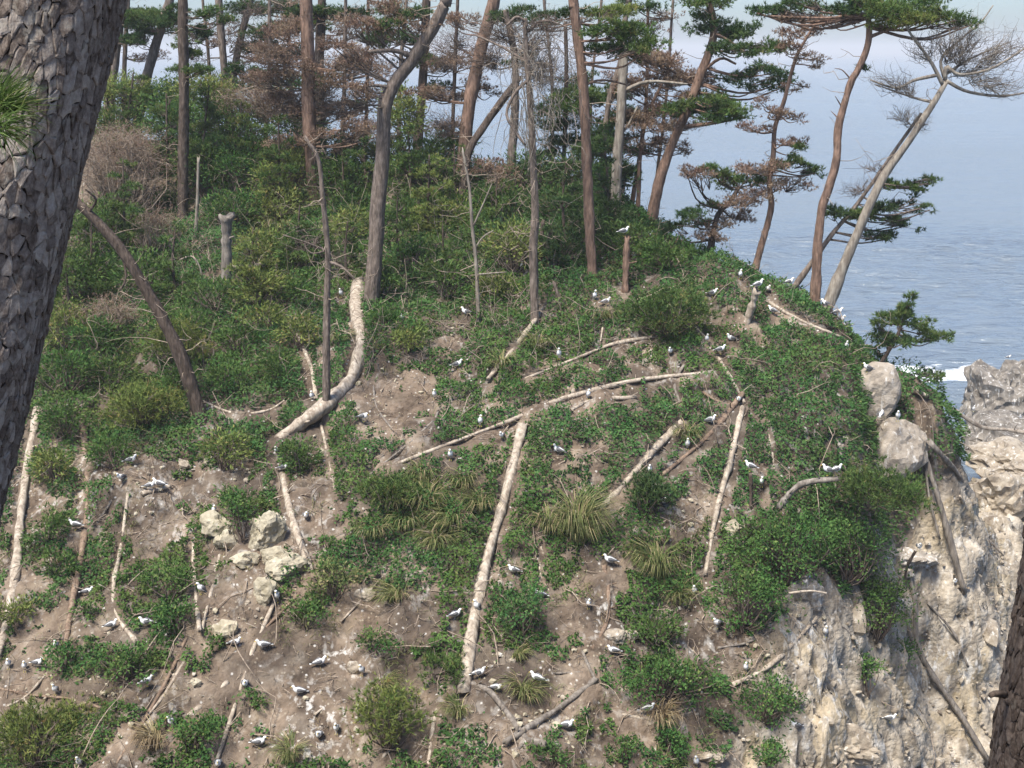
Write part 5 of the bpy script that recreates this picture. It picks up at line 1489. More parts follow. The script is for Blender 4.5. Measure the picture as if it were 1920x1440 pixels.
def make_gull(pose):
    """local axes: x forward, z up, feet at the origin"""
    lift = 0.0 if pose != 'sit' else -0.085
    if pose == 'alert':      # upright, neck stretched
        sp = [(-0.11, 0.075), (-0.085, 0.11), (-0.05, 0.155), (-0.01, 0.20), (0.025, 0.245), (0.042, 0.285), (0.050, 0.322), (0.058, 0.35), (0.076, 0.368), (0.098, 0.37), (0.114, 0.365)]
    elif pose == 'preen':    # head drawn back low
        sp = [(-0.19, 0.175), (-0.13, 0.185), (-0.06, 0.19), (0.02, 0.195), (0.08, 0.215), (0.10, 0.235), (0.105, 0.255), (0.112, 0.272), (0.128, 0.282), (0.15, 0.278), (0.165, 0.268)]
    else:
        sp = [(-0.19, 0.165), (-0.13, 0.175), (-0.06, 0.185), (0.02, 0.20), (0.085, 0.225), (0.118, 0.258), (0.132, 0.29), (0.142, 0.315), (0.160, 0.332), (0.182, 0.333), (0.200, 0.327)]
    sp = np.array([(a, 0, b + lift) for a, b in sp])
    rw = np.array([0.022, 0.045, 0.066, 0.074, 0.066, 0.050, 0.039, 0.036, 0.037, 0.030, 0.014])
    rh = np.array([0.014, 0.040, 0.068, 0.080, 0.074, 0.052, 0.040, 0.037, 0.036, 0.028, 0.013])
    mb = MB()
    n = 22
    fine = smooth_path(np.c_[sp, rw, rh], n)
    loft(mb, fine[:, :3], fine[:, 3], fine[:, 4], 10)
    parts = {'body': (mb, 'plumage')}
    # folded wings over the back, long tips past the tail
    for sg in (-1, 1):
        w = MB()
        k = smooth_path([(0.075, 0.058 * sg, 0.232), (0.02, 0.076 * sg, 0.232), (-0.06, 0.068 * sg, 0.208), (-0.14, 0.044 * sg, 0.186), (-0.20, 0.022 * sg, 0.178)], 9)
        if pose == 'alert':
            k = smooth_path([(-0.005, 0.046 * sg, 0.262), (-0.045, 0.058 * sg, 0.225), (-0.085, 0.052 * sg, 0.165), (-0.12, 0.034 * sg, 0.11), (-0.14, 0.02 * sg, 0.075)], 9)
        k = k + np.array([0, 0, lift])
        loft(w, k, np.linspace(0.03, 0.014, 9) * np.array([0.5, 1, 1.1, 1.1, 1, 1, 1, .9, .6]), np.array([0.018, 0.050, 0.060, 0.058, 0.050, 0.040, 0.030, 0.022, 0.012]), 8)
        parts['wing%d' % sg] = (w, 'wing')
        tp = MB()
        e = k[-1]
        dr = unit(k[-1] - k[-3])
        loft(tp, np.array([e - dr * 0.03, e + dr * 0.02, e + dr * 0.07 + np.array([0, -0.012 * sg, 0.004])]), np.array([0.010, 0.009, 0.003]), np.array([0.017, 0.012, 0.004]), 6)
        parts['tip%d' % sg] = (tp, 'black')
    tl = MB()
    a, b = sp[0], unit(sp[0] - sp[1])
    loft(tl, np.array([a - b * 0.03, a + b * 0.03, a + b * 0.075]), np.array([0.03, 0.038, 0.042]), np.array([0.012, 0.008, 0.004]), 8)
    parts['tail'] = (tl, 'plumage')
    bk = MB()
    h, d = sp[-1], unit(sp[-1] - sp[-2])
    loft(bk, np.array([h - d * 0.01, h + d * 0.025, h + d * 0.05 + np.array([0, 0, -0.008])]), np.array([0.010, 0.008, 0.003]), np.array([0.012, 0.010, 0.004]), 6)
    parts['beak'] = (bk, 'beak')
    if pose != 'sit':
        for sg in (-1, 1):
            lg = MB()
            tube(lg, np.array([(0.0, 0.03 * sg, 0.14), (-0.008, 0.03 * sg, 0.07), (0.0, 0.03 * sg, 0.008), (0.045, 0.03 * sg, 0.004)]), [0.009, 0.006, 0.006, 0.010], 5)
            parts['leg%d' % sg] = (lg, 'leg')
    return {k: a.mesh(''.join(c for c in k if c.isalpha()), M[m]) for k, (a, m) in parts.items()}


GULL = {k: make_gull(k) for k in ('stand', 'alert', 'sit', 'preen')}


GULLPTS = []


def gull(u, v, face, pose, label, perch=None, Y=None):
    if perch == 'log':
        k = min(range(len(LOGPTS)), key=lambda i: math.hypot(LOGPTS[i][0] - u, LOGPTS[i][1] - v))
        y0 = LOGPTS[k][2][1]
        loc = P(u, v, y0 - LOGPTS[k][3] * 0.3)
    elif Y is not None:
        loc = P(u, v, Y)
    else:
        loc = hit1(u, v)
        loc = loc + np.array([0, -0.12, 0.02 if pose != 'sit' else 0.05])
    GULLPTS.append(loc)
    yaw = {'R': 0.0, 'L': math.pi, 'F': -math.pi / 2, 'B': math.pi / 2, 'FR': -0.9, 'FL': math.pi + 0.9, 'BR': 0.7, 'BL': math.pi - 0.7}[face] + rng.uniform(-0.35, 0.35)
    root = empty('gull', loc, label, 'gull', 'gulls on the headland')
    root.rotation_euler = (0, rng.uniform(-0.08, 0.08), yaw)
    root.scale = (0.86 * rng.uniform(0.9, 1.08),) * 3
    names = {'body': 'body', 'tail': 'tail', 'beak': 'beak', 'leg1': 'leg', 'leg-1': 'leg', 'wing1': 'wing', 'wing-1': 'wing'}
    wings = {}
    for k, me in GULL[pose].items():
        if k.startswith('tip'):
            continue
        o = bpy.data.objects.new(names[k], me)
        COL.objects.link(o)
        o.parent = root
        if k.startswith('wing'):
            wings[k[4:]] = o
    for k, me in GULL[pose].items():
        if k.startswith('tip'):
            o = bpy.data.objects.new('wing_tip', me)
            COL.objects.link(o)
            o.parent = wings[k[3:]]


GULLS = [
    (1168, 443, 'R', 'stand', 'gull standing on top of the reddish broken post on the ridge', 'log'),
    (1213, 448, 'R', 'stand', 'gull facing right on the ridge next to the one on the reddish post'),
    (247, 872, 'R', 'stand', 'gull standing highest of four on the dark soil below the leaning trunk'),
    (230, 900, 'FL', 'sit', 'gull hunched left of the sitting pair on the dark soil'),
    (283, 916, 'R', 'sit', 'gull facing right, left of the sitting pair over the short log'),
    (302, 913, 'L', 'sit', 'gull facing left, right one of the sitting pair over the short log'),
    (520, 850, 'F', 'sit', 'gull sitting with only its white head bright above the thick bleached log'),
    (531, 886, 'R', 'stand', 'gull standing on the upper end of the thick short bleached log', 'log'),
    (404, 965, 'F', 'alert', 'white fronted gull above the blocky yellowish rocks'),
    (585, 752, 'F', 'alert', 'gull upright on the S-curved log beside the dead snag', 'log'),
    (640, 558, 'F', 'alert', 'gull beside the upper end of the S-curved log'),
    (755, 605, 'F', 'alert', 'white fronted gull alone between the crooked pine and the earth mound'),
    (875, 592, 'L', 'sit', 'gull crouching in the hollow above the earth mound'),
    (858, 692, 'R', 'stand', 'gull facing right at the top edge of the bare soil, below the earth mound'),
    (815, 748, 'F', 'alert', 'white fronted gull at the right edge of the bare soil'),
    (682, 790, 'R', 'preen', 'gull bending low in the middle of the bare soil'),
    (901, 800, 'F', 'alert', 'gull on the long thin log, left of the split log top', 'log'),
    (941, 822, 'F', 'sit', 'white rounded gull nestled in leaves beside the split log top'),
    (845, 862, 'F', 'alert', 'gull below the left end of the long thin log'),
    (978, 508, 'F', 'alert', 'gull left behind the foot of the grey dead tree'),
    (1048, 674, 'F', 'alert', 'gull standing at the middle of the slim log', 'log'),
    (1115, 564, 'F', 'alert', 'left gull of the pair under the tall clean trunk'),
    (1134, 574, 'R', 'stand', 'right gull of the pair under the tall clean trunk, wings grey'),
    (1103, 748, 'F', 'alert', 'gull between the long thin log and the short one under it'),
    (1256, 665, 'F', 'sit', 'small looking gull half hidden in creeper right of the slim log end'),
    (1047, 850, 'L', 'sit', 'gull sitting at the dark hollow right of the split log'),
    (1217, 889, 'F', 'alert', 'gull just below the thick slanting log'),
    (1188, 486, 'F', 'sit', 'gull low in the ridge greenery right of the reddish post'),
    (1275, 492, 'F', 'alert', 'gull in the ridge greenery behind the spreading young pine'),
    (1334, 557, 'R', 'stand', 'gull facing right on the twigs right of the spreading young pine'),
    (1387, 523, 'F', 'alert', 'upright white gull on the ridge left of the stump post'),
    (1421, 543, 'R', 'stand', 'gull standing on the stump post on the ridge', 'log'),
    (1438, 548, 'F', 'sit', 'gull close right of the stump post'),
    (1476, 538, 'R', 'stand', 'grey winged gull facing right on the ridge between the stump and the tree feet'),
    (1447, 588, 'L', 'sit', 'gull sitting by the thin pale pole on the shoulder'),
    (1549, 550, 'L', 'stand', 'leftmost gull of the cluster at the foot of the leaning dead pine'),
    (1570, 546, 'R', 'stand', 'gull facing right in the cluster at the foot of the leaning dead pine'),
    (1579, 558, 'F', 'sit', 'lowest gull of the cluster at the foot of the leaning dead pine'),
    (1590, 540, 'L', 'stand', 'rightmost gull of the cluster, tail over the sea'),
    (1585, 657, 'F', 'alert', 'gull alone at the lower end of the pole on the right shoulder'),
    (1350, 664, 'R', 'stand', 'gull perched at the top of the short stick above the forked logs', 'log'),
    (1370, 641, 'L', 'sit', 'gull just above the one perched over the forked logs'),
    (1324, 644, 'F', 'alert', 'gull under the right side of the spreading young pine'),
    (1626, 698, 'L', 'stand', 'gull standing on the upright grey rock of the shoulder', None, 'rock'),
    (1330, 794, 'R', 'sit', 'gull sitting left of the forked logs'),
    (1683, 790, 'F', 'alert', 'gull at the top right corner of the broad blocky rock', None, 'rock2'),
    (1652, 786, 'BR', 'preen', 'dull grey gull in the gap between the two shoulder rocks', None, 'rock2'),
    (1288, 842, 'F', 'alert', 'gull between the thick slanting log and the brown log'),
    (1407, 884, 'L', 'stand', 'gull standing on the dark upright post', 'log'),
    (1426, 912, 'F', 'alert', 'gull right below the one on the dark post'),
    (1552, 892, 'L', 'stand', 'left gull of the two on the grey curved branch', 'log'),
    (1567, 890, 'R', 'stand', 'right gull of the two on the grey curved branch', 'log'),
    (1612, 890, 'F', 'sit', 'gull half hidden behind the olive pine bush'),
    (1385, 757, 'F', 'preen', 'greyish gull where the forked logs meet', 'log'),
    (1825, 772, 'F', 'alert', 'small gull on the left of the shore rocks', None, 58),
    (1913, 785, 'FL', 'sit', 'gull on the shore rocks at the right edge', None, 58),
    (1890, 674, 'R', 'stand', 'gull on top of the sea rocks, against the surf', None, 76),
    (1848, 840, 'L', 'preen', 'gull bending over under the driftwood on the shore rocks'),
    (146, 992, 'L', 'stand', 'gull left beside the pinkish brown pole'),
    (166, 1114, 'R', 'sit', 'gull sitting on twigs right of the pinkish brown pole'),
    (212, 1177, 'R', 'sit', 'gull sitting at the lower bend of the thin curved log'),
    (278, 1172, 'L', 'sit', 'gull sitting between the thin curved log and the bluish bush'),
    (380, 1112, 'FL', 'alert', 'gull standing inside the V of two poles'),
    (521, 1127, 'F', 'alert', 'gull at the top end of the long slender pole'),
    (443, 1212, 'R', 'stand', 'gull on the rounded yellowish rock left of the slender pole'),
    (497, 1214, 'L', 'sit', 'gull facing left, sitting right of the slender pole'),
    (600, 1247, 'R', 'sit', 'dusky gull lying on bare soil left of the round bush'),
    (109, 1217, 'F', 'alert', 'gull at the foot of the pinkish brown pole'),
    (20, 1252, 'F', 'alert', 'gull at the left edge, leftmost of three in the lower left'),
    (50, 1257, 'F', 'alert', 'middle gull of three in the lower left'),
    (74, 1250, 'R', 'stand', 'grey winged gull facing right, rightmost of three in the lower left'),
    (107, 1300, 'F', 'alert', 'gull standing over the level branch in the lower left'),
    (278, 1284, 'R', 'stand', 'gull with folded wings in front of the wide green bush'),
    (462, 1287, 'F', 'sit', 'gull sitting against the middle of the slender pole'),
    (563, 1300, 'L', 'sit', 'gull with a dark tail on bare soil right of the slender pole'),
    (325, 1362, 'FL', 'alert', 'gull at the bottom beside the crossed sticks'),
    (487, 1399, 'R', 'stand', 'gull on the grass at the bottom right of the slender pole'),
    (632, 1373, 'F', 'alert', 'gull on the pale bare soil left of the light green pine bush'),
    (600, 1382, 'F', 'sit', 'small white gull lying left of the one on pale bare soil'),
    (575, 972, 'F', 'sit', 'gull right of the thick short bleached log'),
    (963, 1077, 'L', 'stand', 'grey gull facing left on the bush right of the split log'),
    (1013, 1122, 'L', 'stand', 'gull below the hooked twig right of the split log'),
    (1103, 1139, 'F', 'alert', 'gull left of the bent brown log'),
    (853, 1157, 'R', 'sit', 'gull sitting in leaves left of the split log'),
    (893, 1148, 'FL', 'alert', 'gull standing on the lower part of the split log', 'log'),
    (679, 1264, 'F', 'alert', 'gull below the round bush on bare soil'),
    (898, 1270, 'R', 'stand', 'gull facing right at the foot of the split log'),
    (930, 1296, 'R', 'preen', 'gull bending down under the dark curved branch'),
    (1008, 1280, 'L', 'stand', 'gull facing left above the grass behind the crossed logs'),
    (1150, 1227, 'L', 'stand', 'gull beside the tan rocks at the foot of the bent log'),
    (1143, 1056, 'L', 'sit', 'gull tucked under the biggest grass tussock'),
    (1214, 1341, 'R', 'stand', 'gull standing on the level branch under the dark bushes', 'log'),
    (1062, 1364, 'R', 'sit', 'gull sitting right of the crossed logs'),
    (1243, 945, 'F', 'sit', 'white gull half hidden in the dark rounded young pine'),
    (1300, 1117, 'F', 'alert', 'gull at the foot of the straight pale log'),
    (1343, 1176, 'FL', 'stand', 'gull on thin twigs below the dense green bush'),
    (1398, 1262, 'F', 'alert', 'gull standing on the log that leans on the white streaked spur', 'log'),
    (1508, 1090, 'R', 'preen', 'gull on top of the small limed rock'),
    (1545, 1192, 'F', 'alert', 'gull in the niche high on the white streaked spur'),
    (1722, 1034, 'F', 'stand', 'gull on the dark crooked twig under the hanging shrub', 'log'),
    (1787, 1097, 'FL', 'stand', 'gull on the cliff left of the dark tree'),
    (1665, 1352, 'R', 'stand', 'gull low on the pale cliff beside the rounded grey rock'),
    (1490, 1364, 'L', 'sit', 'gull sitting right of the dense dark bush near the bottom'),
    (1303, 1437, 'F', 'alert', 'gull at the very bottom edge beside the tan rock'),
    (412, 1436, 'F', 'sit', 'gull at the very bottom edge by the foot of the slender pole'),
    (152, 1436, 'F', 'alert', 'gull at the bottom in front of the broad olive pine bush'),
]
for g in GULLS:
    Yg = None
    if len(g) > 6:
        Yg = {'rock': hit1(1638, 784)[1], 'rock2': hit1(1664, 888)[1] - 0.5}.get(g[6], g[6])
    gull(*g[:5], perch=g[5] if len(g) > 5 else None, Y=Yg)

# ------------------------------------------------------------------ where the slope is green and where it is bare (surveyed patches)
BARE = [(725, 745, 110, 85), (862, 632, 62, 40), (330, 905, 95, 60), (290, 1000, 70, 70), (470, 1030, 90, 75), (440, 1150, 110, 60), (640, 1250, 120, 90), (590, 1340, 120, 90), (1080, 1170, 90, 70),
        (940, 1275, 140, 55), (960, 1350, 170, 50), (1290, 950, 70, 80), (1230, 700, 90, 26), (1100, 842, 70, 22), (160, 1180, 90, 40), (150, 1290, 120, 30), (1350, 1230, 120, 40), (1200, 1330, 130, 50),
        (1120, 690, 50, 20), (1330, 600, 50, 22), (1335, 740, 60, 28), (680, 1130, 60, 50), (240, 880, 90, 40), (450, 900, 60, 60), (570, 930, 60, 50), (760, 1160, 60, 50), (820, 1360, 60, 60), (60, 960, 50, 60), (600, 850, 40, 60), (1060, 1400, 120, 40),
        (340, 1300, 90, 50), (510, 1250, 90, 60), (250, 1400, 60, 50), (1130, 1080, 60, 40), (1420, 880, 40, 50), (1300, 1150, 60, 60), (1500, 1180, 110, 80)]
LUSH = [(1180, 770, 150, 50), (1330, 860, 90, 60), (1060, 880, 120, 60), (1220, 640, 130, 50), (1000, 700, 90, 50), (1150, 940, 90, 50), (1380, 740, 90, 70), (820, 1080, 90, 60), (1180, 1130, 70, 60), (800, 760, 60, 70), (1560, 740, 220, 150), (1480, 1010, 170, 110), (1420, 640, 220, 110), (1100, 620, 220, 70), (1040, 790, 160, 40), (900, 900, 150, 60), (1150, 880, 100, 50), (900, 1090, 130, 90), (800, 960, 150, 80), (1000, 940, 120, 60),
        (1740, 800, 90, 70), (1250, 1270, 120, 50), (640, 1080, 60, 60), (760, 620, 90, 40), (560, 700, 80, 90), (420, 680, 120, 70), (200, 700, 150, 110), (100, 900, 90, 90), (240, 1240, 110, 60), (320, 1110, 70, 70), (950, 1000, 130, 70), (1100, 540, 200, 40), (700, 590, 90, 50), (1500, 900, 120, 60), (1640, 1130, 50, 90)]


def v_mid(b):
    return b < 1060


def veg(u, v):
    f = np.interp(v, [300, 640, 900, 1050, 1250, 1440], [1.15, 1.08, 1.0, 0.84, 0.72, 0.68])
    for (a, b, c, d) in LUSH:
        f = np.maximum(f, 1.15 * np.exp(-(((u - a) / c) ** 2 + ((v - b) / d) ** 2) ** 2 * 0.5))
    for (a, b, c, d) in BARE:
        k = (0.5 if a > 950 else 0.74) if v_mid(b) else 0.85
        f = f * (1 - 0.97 * np.exp(-(((u - a) / (c * k)) ** 2 + ((v - b) / (d * k)) ** 2) ** 2 * 0.7))
    return f


def scatter(n, x0=-17.0, x1=20.0, y0=23.5, y1=49.0):
    x = rng.uniform(x0, x1, n)
    y = rng.uniform(y0, y1, n)
    nr_ = normal_at(x, y)
    keep = rng.uniform(0, 1, n) < np.clip(1 / np.maximum(nr_[:, 2], 0.25) / 2.2, 0, 1)
    x, y, nr_ = x[keep], y[keep], nr_[keep]
    p = np.stack([x, y, H(x, y)], -1)
    u, v = proj(p)
    k = (u > -120) & (u < 2040) & (v < 1540) & (np.einsum('ij,ij->i', nr_, unit(np.array([0, 0, CAMZ]) - p)) > -0.12)
    return p[k], nr_[k], u[k], v[k]


CLR = np.zeros((int((50 - 22) / 0.05), int((21 + 17) / 0.05)), bool)


def clear_at(x, y, r):
    for dx in np.arange(-r, r + 0.01, 0.05):
        for dy in np.arange(-r - 0.22, r + 0.01, 0.05):
            i, j = int((y + dy - 22) / 0.05), int((x + dx + 17) / 0.05)
            if 0 <= i < CLR.shape[0] and 0 <= j < CLR.shape[1]:
                CLR[i, j] = True


for k in range(len(LOGPTS)):
    a_, b_ = LOGPTS[k], LOGPTS[min(k + 1, len(LOGPTS) - 1)]
    for f in (0, 0.33, 0.66):
        q = a_[2] * (1 - f) + b_[2] * f if math.hypot(a_[0] - b_[0], a_[1] - b_[1]) < 60 else a_[2]
        if rng.uniform() < 0.85:
            clear_at(q[0], q[1], a_[3] + 0.02)
for q in GULLPTS:
    clear_at(q[0], q[1], 0.16)


def uncovered(p):
    i = np.clip(((p[:, 1] - 22) / 0.05).astype(int), 0, CLR.shape[0] - 1)
    j = np.clip(((p[:, 0] + 17) / 0.05).astype(int), 0, CLR.shape[1] - 1)
    return CLR[i, j]


# creeper: a lumpy mat of leaves
p, nr_, u, v = scatter(1120000)
rkq = rockiness(p[:, 0], p[:, 1], p[:, 2])
d = veg(u, v) + 0.62 * fbm(p * 0.9, 3, 41) + 0.5 * fbm(p * 3.1, 2, 42)
d = np.where(rkq > 0.35, veg(u, v) * 0.9 - 0.75 + 0.5 * fbm(p * 0.9, 3, 41), d)
keep = (d > 0.58) & ~uncovered(p)
p, nr_, u, v, d = p[keep], nr_[keep], u[keep], v[keep], d[keep]
mound = np.clip((d - 0.58) * 1.4, 0, 1) * (0.16 + 0.34 * np.clip(0.5 + fbm(p * 1.5, 3, 43), 0, 1))
pos = p + nr_ * (mound * rng.uniform(0, 1, len(p)) ** 0.45)[:, None] + np.array([0, 0, 0.02])
down = np.stack([nr_[:, 0], nr_[:, 1], -0.25 * np.ones(len(p))], -1)
dirs = down * 0.7 + nr_ * 0.35 + rnd_dir(len(p)) * 0.75
patch = fbm(p * 0.33, 3, 44)
var = np.clip(0.45 + 0.34 * fbm(p * 2.2, 2, 45) + rng.normal(size=len(p)) * 0.13, 0, 1)
var = np.where(rng.uniform(0, 1, len(p)) < 0.02, 1.0, np.minimum(var, 0.9))
kind = np.where((patch + 0.18 * rng.normal(size=len(p)) + smoothstep(1200, 1500, u) * 0.5) > 0.12, 0, np.where(fbm(p * 0.5, 2, 47) + 0.2 * rng.normal(size=len(p)) > 0.0, 1, 2))
for kk, nm, mt, LL, lab in ((0, 'creeper', 'creeper', 0.11, 'dark green creeping plants matted over the slope'), (1, 'undergrowth', 'leafy', 0.105, 'mid-green leafy undergrowth over the slope'), (2, 'ground_cover', 'cedar', 0.115, 'lighter green low plants over the slope')):
    k = kind == kk
    mb = MB()
    leaves(mb, pos[k], dirs[k], LL * rng.uniform(0.6, 1.25, k.sum()), LL * 0.5 * rng.uniform(0.8, 1.2, k.sum()), var[k], nr_[k])
    tag(mb.obj(nm, M[mt], smooth=False), lab, kind='stuff')
print('leaves', len(pos))

# short grass and dry grass between
p, nr_, u, v = scatter(150000)
gd = 0.25 + 0.6 * fbm(p * 0.7, 3, 51) + 0.25 * fbm(p * 2.7, 2, 52) - 0.5 * (rockiness(p[:, 0], p[:, 1], p[:, 2]) > 0.5)
bz = veg(u, v)
keep = (gd > 0.42) & (bz > 0.12) & ~uncovered(p)
pk = p[keep]
mb = MB()
out = rnd_dir(len(pk)) * 0.8 + np.stack([nr_[keep][:, 0], nr_[keep][:, 1], np.zeros(len(pk))], -1)
out[:, 2] = 0
blades(mb, pk, out, rng.uniform(0.15, 0.42, len(pk)), 0.016, np.clip(rng.normal(0.5, 0.22, len(pk)), 0, 1), 0.9)
tag(mb.obj('grass', M['grass'], smooth=False), 'short green and yellowing grass between the plants', kind='stuff')
keep = (bz < 0.62) & (fbm(p * 0.8, 2, 55) > -0.1) & (rng.uniform(0, 1, len(p)) < 0.45)
pk = p[keep]
mb = MB()
out = rnd_dir(len(pk))
out[:, 2] = 0
blades(mb, pk, out, rng.uniform(0.08, 0.24, len(pk)), 0.012, rng.uniform(0, 1, len(pk)), 0.6)
tag(mb.obj('dry_grass', M['straw'], smooth=False), 'thin dry straw on the bare soil', kind='stuff')

# litter of dead twigs
p, nr_, u, v = scatter(20000)
keep = rng.uniform(0, 1, len(p)) < np.where(rockiness(p[:, 0], p[:, 1], p[:, 2]) > 0.5, 0.14, 0.5)
p, nr_ = p[keep], nr_[keep]
mb = MB()
n = len(p)
dd = unit(np.stack([rng.normal(size=n), rng.normal(size=n), np.zeros(n)], -1) + nr_ * rng.uniform(-0.2, 0.9, (n, 1)) + np.array([0, -0.3, 0]))
Lt = rng.gamma(2.2, 0.16, n)[:, None] + 0.1
e = p + dd * Lt
e[:, 2] = np.maximum(e[:, 2], H(e[:, 0], e[:, 1]) + 0.02)
pts = twigs(mb, p + nr_ * 0.03, e + nr_ * 0.04, 0.008 + 0.012 * rng.uniform(0, 1, n) ** 2, 0.16, 3, rng.uniform(0, 1, n))
twigs(mb, pts[:, 2], pts[:, 2] + (dd + rnd_dir(n) * 0.8) * Lt * 0.4, 0.006, 0.2, 2, rng.uniform(0, 1, n))
# longer forked sticks lying about
p, nr_, u, v = scatter(4200)
keep = (rockiness(p[:, 0], p[:, 1], p[:, 2]) < 0.4) & (rng.uniform(0, 1, len(p)) < 0.26) & (v > 500)
p, nr_ = p[keep], nr_[keep]
n = len(p)
dd = unit(np.stack([rng.normal(size=n), rng.normal(size=n), np.zeros(n)], -1))
Lt = rng.uniform(0.6, 1.7, (n, 1))
e = p + dd * Lt
e[:, 2] = H(e[:, 0], e[:, 1]) + rng.uniform(0.05, 0.4, n)
pts = twigs(mb, p + nr_ * 0.06, e, 0.020, 0.10, 6, rng.uniform(0, 1, n))
for k in range(3):
    q0 = pts[np.arange(n), rng.integers(2, 6, n)]
    twigs(mb, q0, q0 + (dd * 0.7 + rnd_dir(n) * 0.6) * Lt * 0.35, 0.011, 0.16, 3, rng.uniform(0, 1, n))
# taller dead stems standing in the thicket
p, nr_, u, v = scatter(6000)
keep = (v < 720) & (u > 60) & (rockiness(p[:, 0], p[:, 1], p[:, 2]) < 0.3) & (rng.uniform(0, 1, len(p)) < np.where(u > 1150, 0.06, 0.36))
p = p[keep]
n = len(p)
ht = rng.uniform(0.5, 1.9, (n, 1))
e = p + np.stack([rng.normal(size=n) * 0.45, rng.normal(size=n) * 0.35 - 0.2, np.ones(n)], -1) * ht
pts = twigs(mb, p, e, 0.014, 0.14, 5, rng.uniform(0, 1, n))
for k in range(4):
    q0 = pts[np.arange(n), rng.integers(2, 6, n)]
    twigs(mb, q0, q0 + rng.normal(size=(n, 3)) * [0.3, 0.25, 0.2] * ht * 0.7 + [0, 0, 0.1], 0.009, 0.18, 3, rng.uniform(0, 1, n))
tag(mb.obj('twig_litter', M['twig'], smooth=True), 'pale dead twigs littering the slope', kind='stuff')

# stones lying on the bare ground
p, nr_, u, v = scatter(60000)
rkq = rockiness(p[:, 0], p[:, 1], p[:, 2])
bz = veg(u, v)
st = fbm(p * 0.7, 2, 61)
keep = ((bz < 0.42) & (st > -0.1) & (rng.uniform(0, 1, len(p)) < 0.5)) | ((rkq > 0.5) & (rng.uniform(0, 1, len(p)) < 0.6))
p, rkq = p[keep], rkq[keep]
n = min(len(p), 7000)
p, rkq = p[:n], rkq[:n]
size = np.where(rkq > 0.5, rng.gamma(1.8, 0.020, n) + 0.02, rng.gamma(1.6, 0.022, n) + 0.014)
shapes = [rock_shape(200 + k, 1, 9, 0.03) for k in range(10)]
mb = MB()
mb2 = MB()
for k in range(n):
    sv, sf = shapes[k % 10]
    a = rng.uniform(0, 6.28)
    ca, sa = math.cos(a), math.sin(a)
    q = sv * size[k] * np.array([1, 0.8, 0.65])
    q = np.stack([q[:, 0] * ca - q[:, 1] * sa, q[:, 0] * sa + q[:, 1] * ca, q[:, 2]], -1) + p[k] + np.array([0, 0, size[k] * 0.25])
    (mb if (rkq[k] > 0.5 or k % 3 == 0) else mb2).add(q, None, sf)
p, nr_, u, v = scatter(9000)
k = (rockiness(p[:, 0], p[:, 1], p[:, 2]) > 0.6)
p, nr_ = p[k][:110], nr_[k][:110]
big = [rock_shape(300 + k, 2, 12, 0.05, 0.55) for k in range(8)]
for k in range(len(p)):
    sv, sf = big[k % 8]
    a = rng.uniform(0, 6.28)
    q = sv * rng.gamma(3.0, 0.055) * np.array([1.1, 0.8, rng.uniform(0.5, 1.1)])
    q = np.stack([q[:, 0] * math.cos(a) - q[:, 1] * math.sin(a), q[:, 0] * math.sin(a) + q[:, 1] * math.cos(a), q[:, 2]], -1)
    mb.add(q + p[k] - nr_[k] * 0.03, None, sf)
tag(mb.obj('rubble', M['rock_tan'], smooth=False), 'tan rubble on the cliff and in the bare soil', kind='stuff')
tag(mb2.obj('pebbles', M['rock_yellow'], smooth=False), 'small pale stones in the bare soil', kind='stuff')

# ------------------------------------------------------------------ grass tussocks
def tussock(u, v, rpx, label, mat='grass', dens=1.0):
    b = hit1(u, v)
    s = b[1] / FPX / CP
    n = int(170 * dens * (rpx / 40) ** 1.5)
    a = rng.uniform(0, 6.283, n)
    pos = b + np.stack([np.cos(a), np.sin(a), 0 * a], -1) * (rng.uniform(0, 0.30, n) * rpx * s)[:, None]
    pos[:, 2] = H(pos[:, 0], pos[:, 1])
    out = np.stack([np.cos(a) + rng.normal(size=n) * 0.4, np.sin(a) - 0.5 + rng.normal(size=n) * 0.5, 0 * a], -1) + np.array([rng.normal() * 0.45, rng.normal() * 0.2, 0])
    mb = MB()
    blades(mb, pos, out, rng.uniform(0.35, 1.3, n) * rpx * s, 0.017, np.where(rng.uniform(0, 1, n) < 0.12, 1.0, np.clip(rng.normal(0.5, 0.25, n), 0, 1)), rng.uniform(0.6, 1.3))
    o = mb.obj('grass_tussock', M[mat], loc=b, smooth=False)
    return tag(o, label, 'grass tussock', 'grass tussocks on the slope')


for (u, v, r_, lab) in [(800, 950, 55, 'long grass tuft in the centre of the tussocky patch'), (850, 985, 55, 'long grass tuft lower right of the centre of the tussocky patch'), (900, 955, 48, 'long grass tuft closest to the left side of the split log'),
                        (760, 985, 50, 'long grass tuft lower left of the centre of the tussocky patch'), (820, 1020, 55, 'lowest long grass tuft of the patch left of the split log'), (700, 1010, 42, 'leftmost long grass tuft, below the olive young pine'),
                        (870, 915, 40, 'upper right long grass tuft under the short thin stick'), (735, 950, 42, 'long grass tuft in front of the olive young pine'), (790, 905, 38, 'topmost long grass tuft below the gull under the long thin log')]:
    tussock(u, v, r_, lab)
tussock(1085, 1005, 75, 'biggest arching grass tussock at the lower end of the thick slanting log', dens=1.2)
tussock(1030, 990, 50, 'arching grass tussock right beside the split log')
tussock(1230, 1075, 60, 'dry yellowish grass tussock below the dark rounded young pine')
tussock(1270, 1120, 45, 'yellowish grass tussock lower right of the dry one')
tussock(740, 1125, 48, 'green grass tussock on bare soil above the round bush')
tussock(985, 1305, 52, 'low grass tussock behind the crossed logs')
tussock(860, 1345, 40, 'upright grass tuft left of the dark curved branch')
tussock(720, 1290, 40, 'pale grass tuft above the light green pine bush')
tussock(970, 1240, 30, 'small grass tuft right of the foot of the split log')
tussock(1240, 1360, 45, 'dry grass tuft below the level branch with a gull', 'straw')
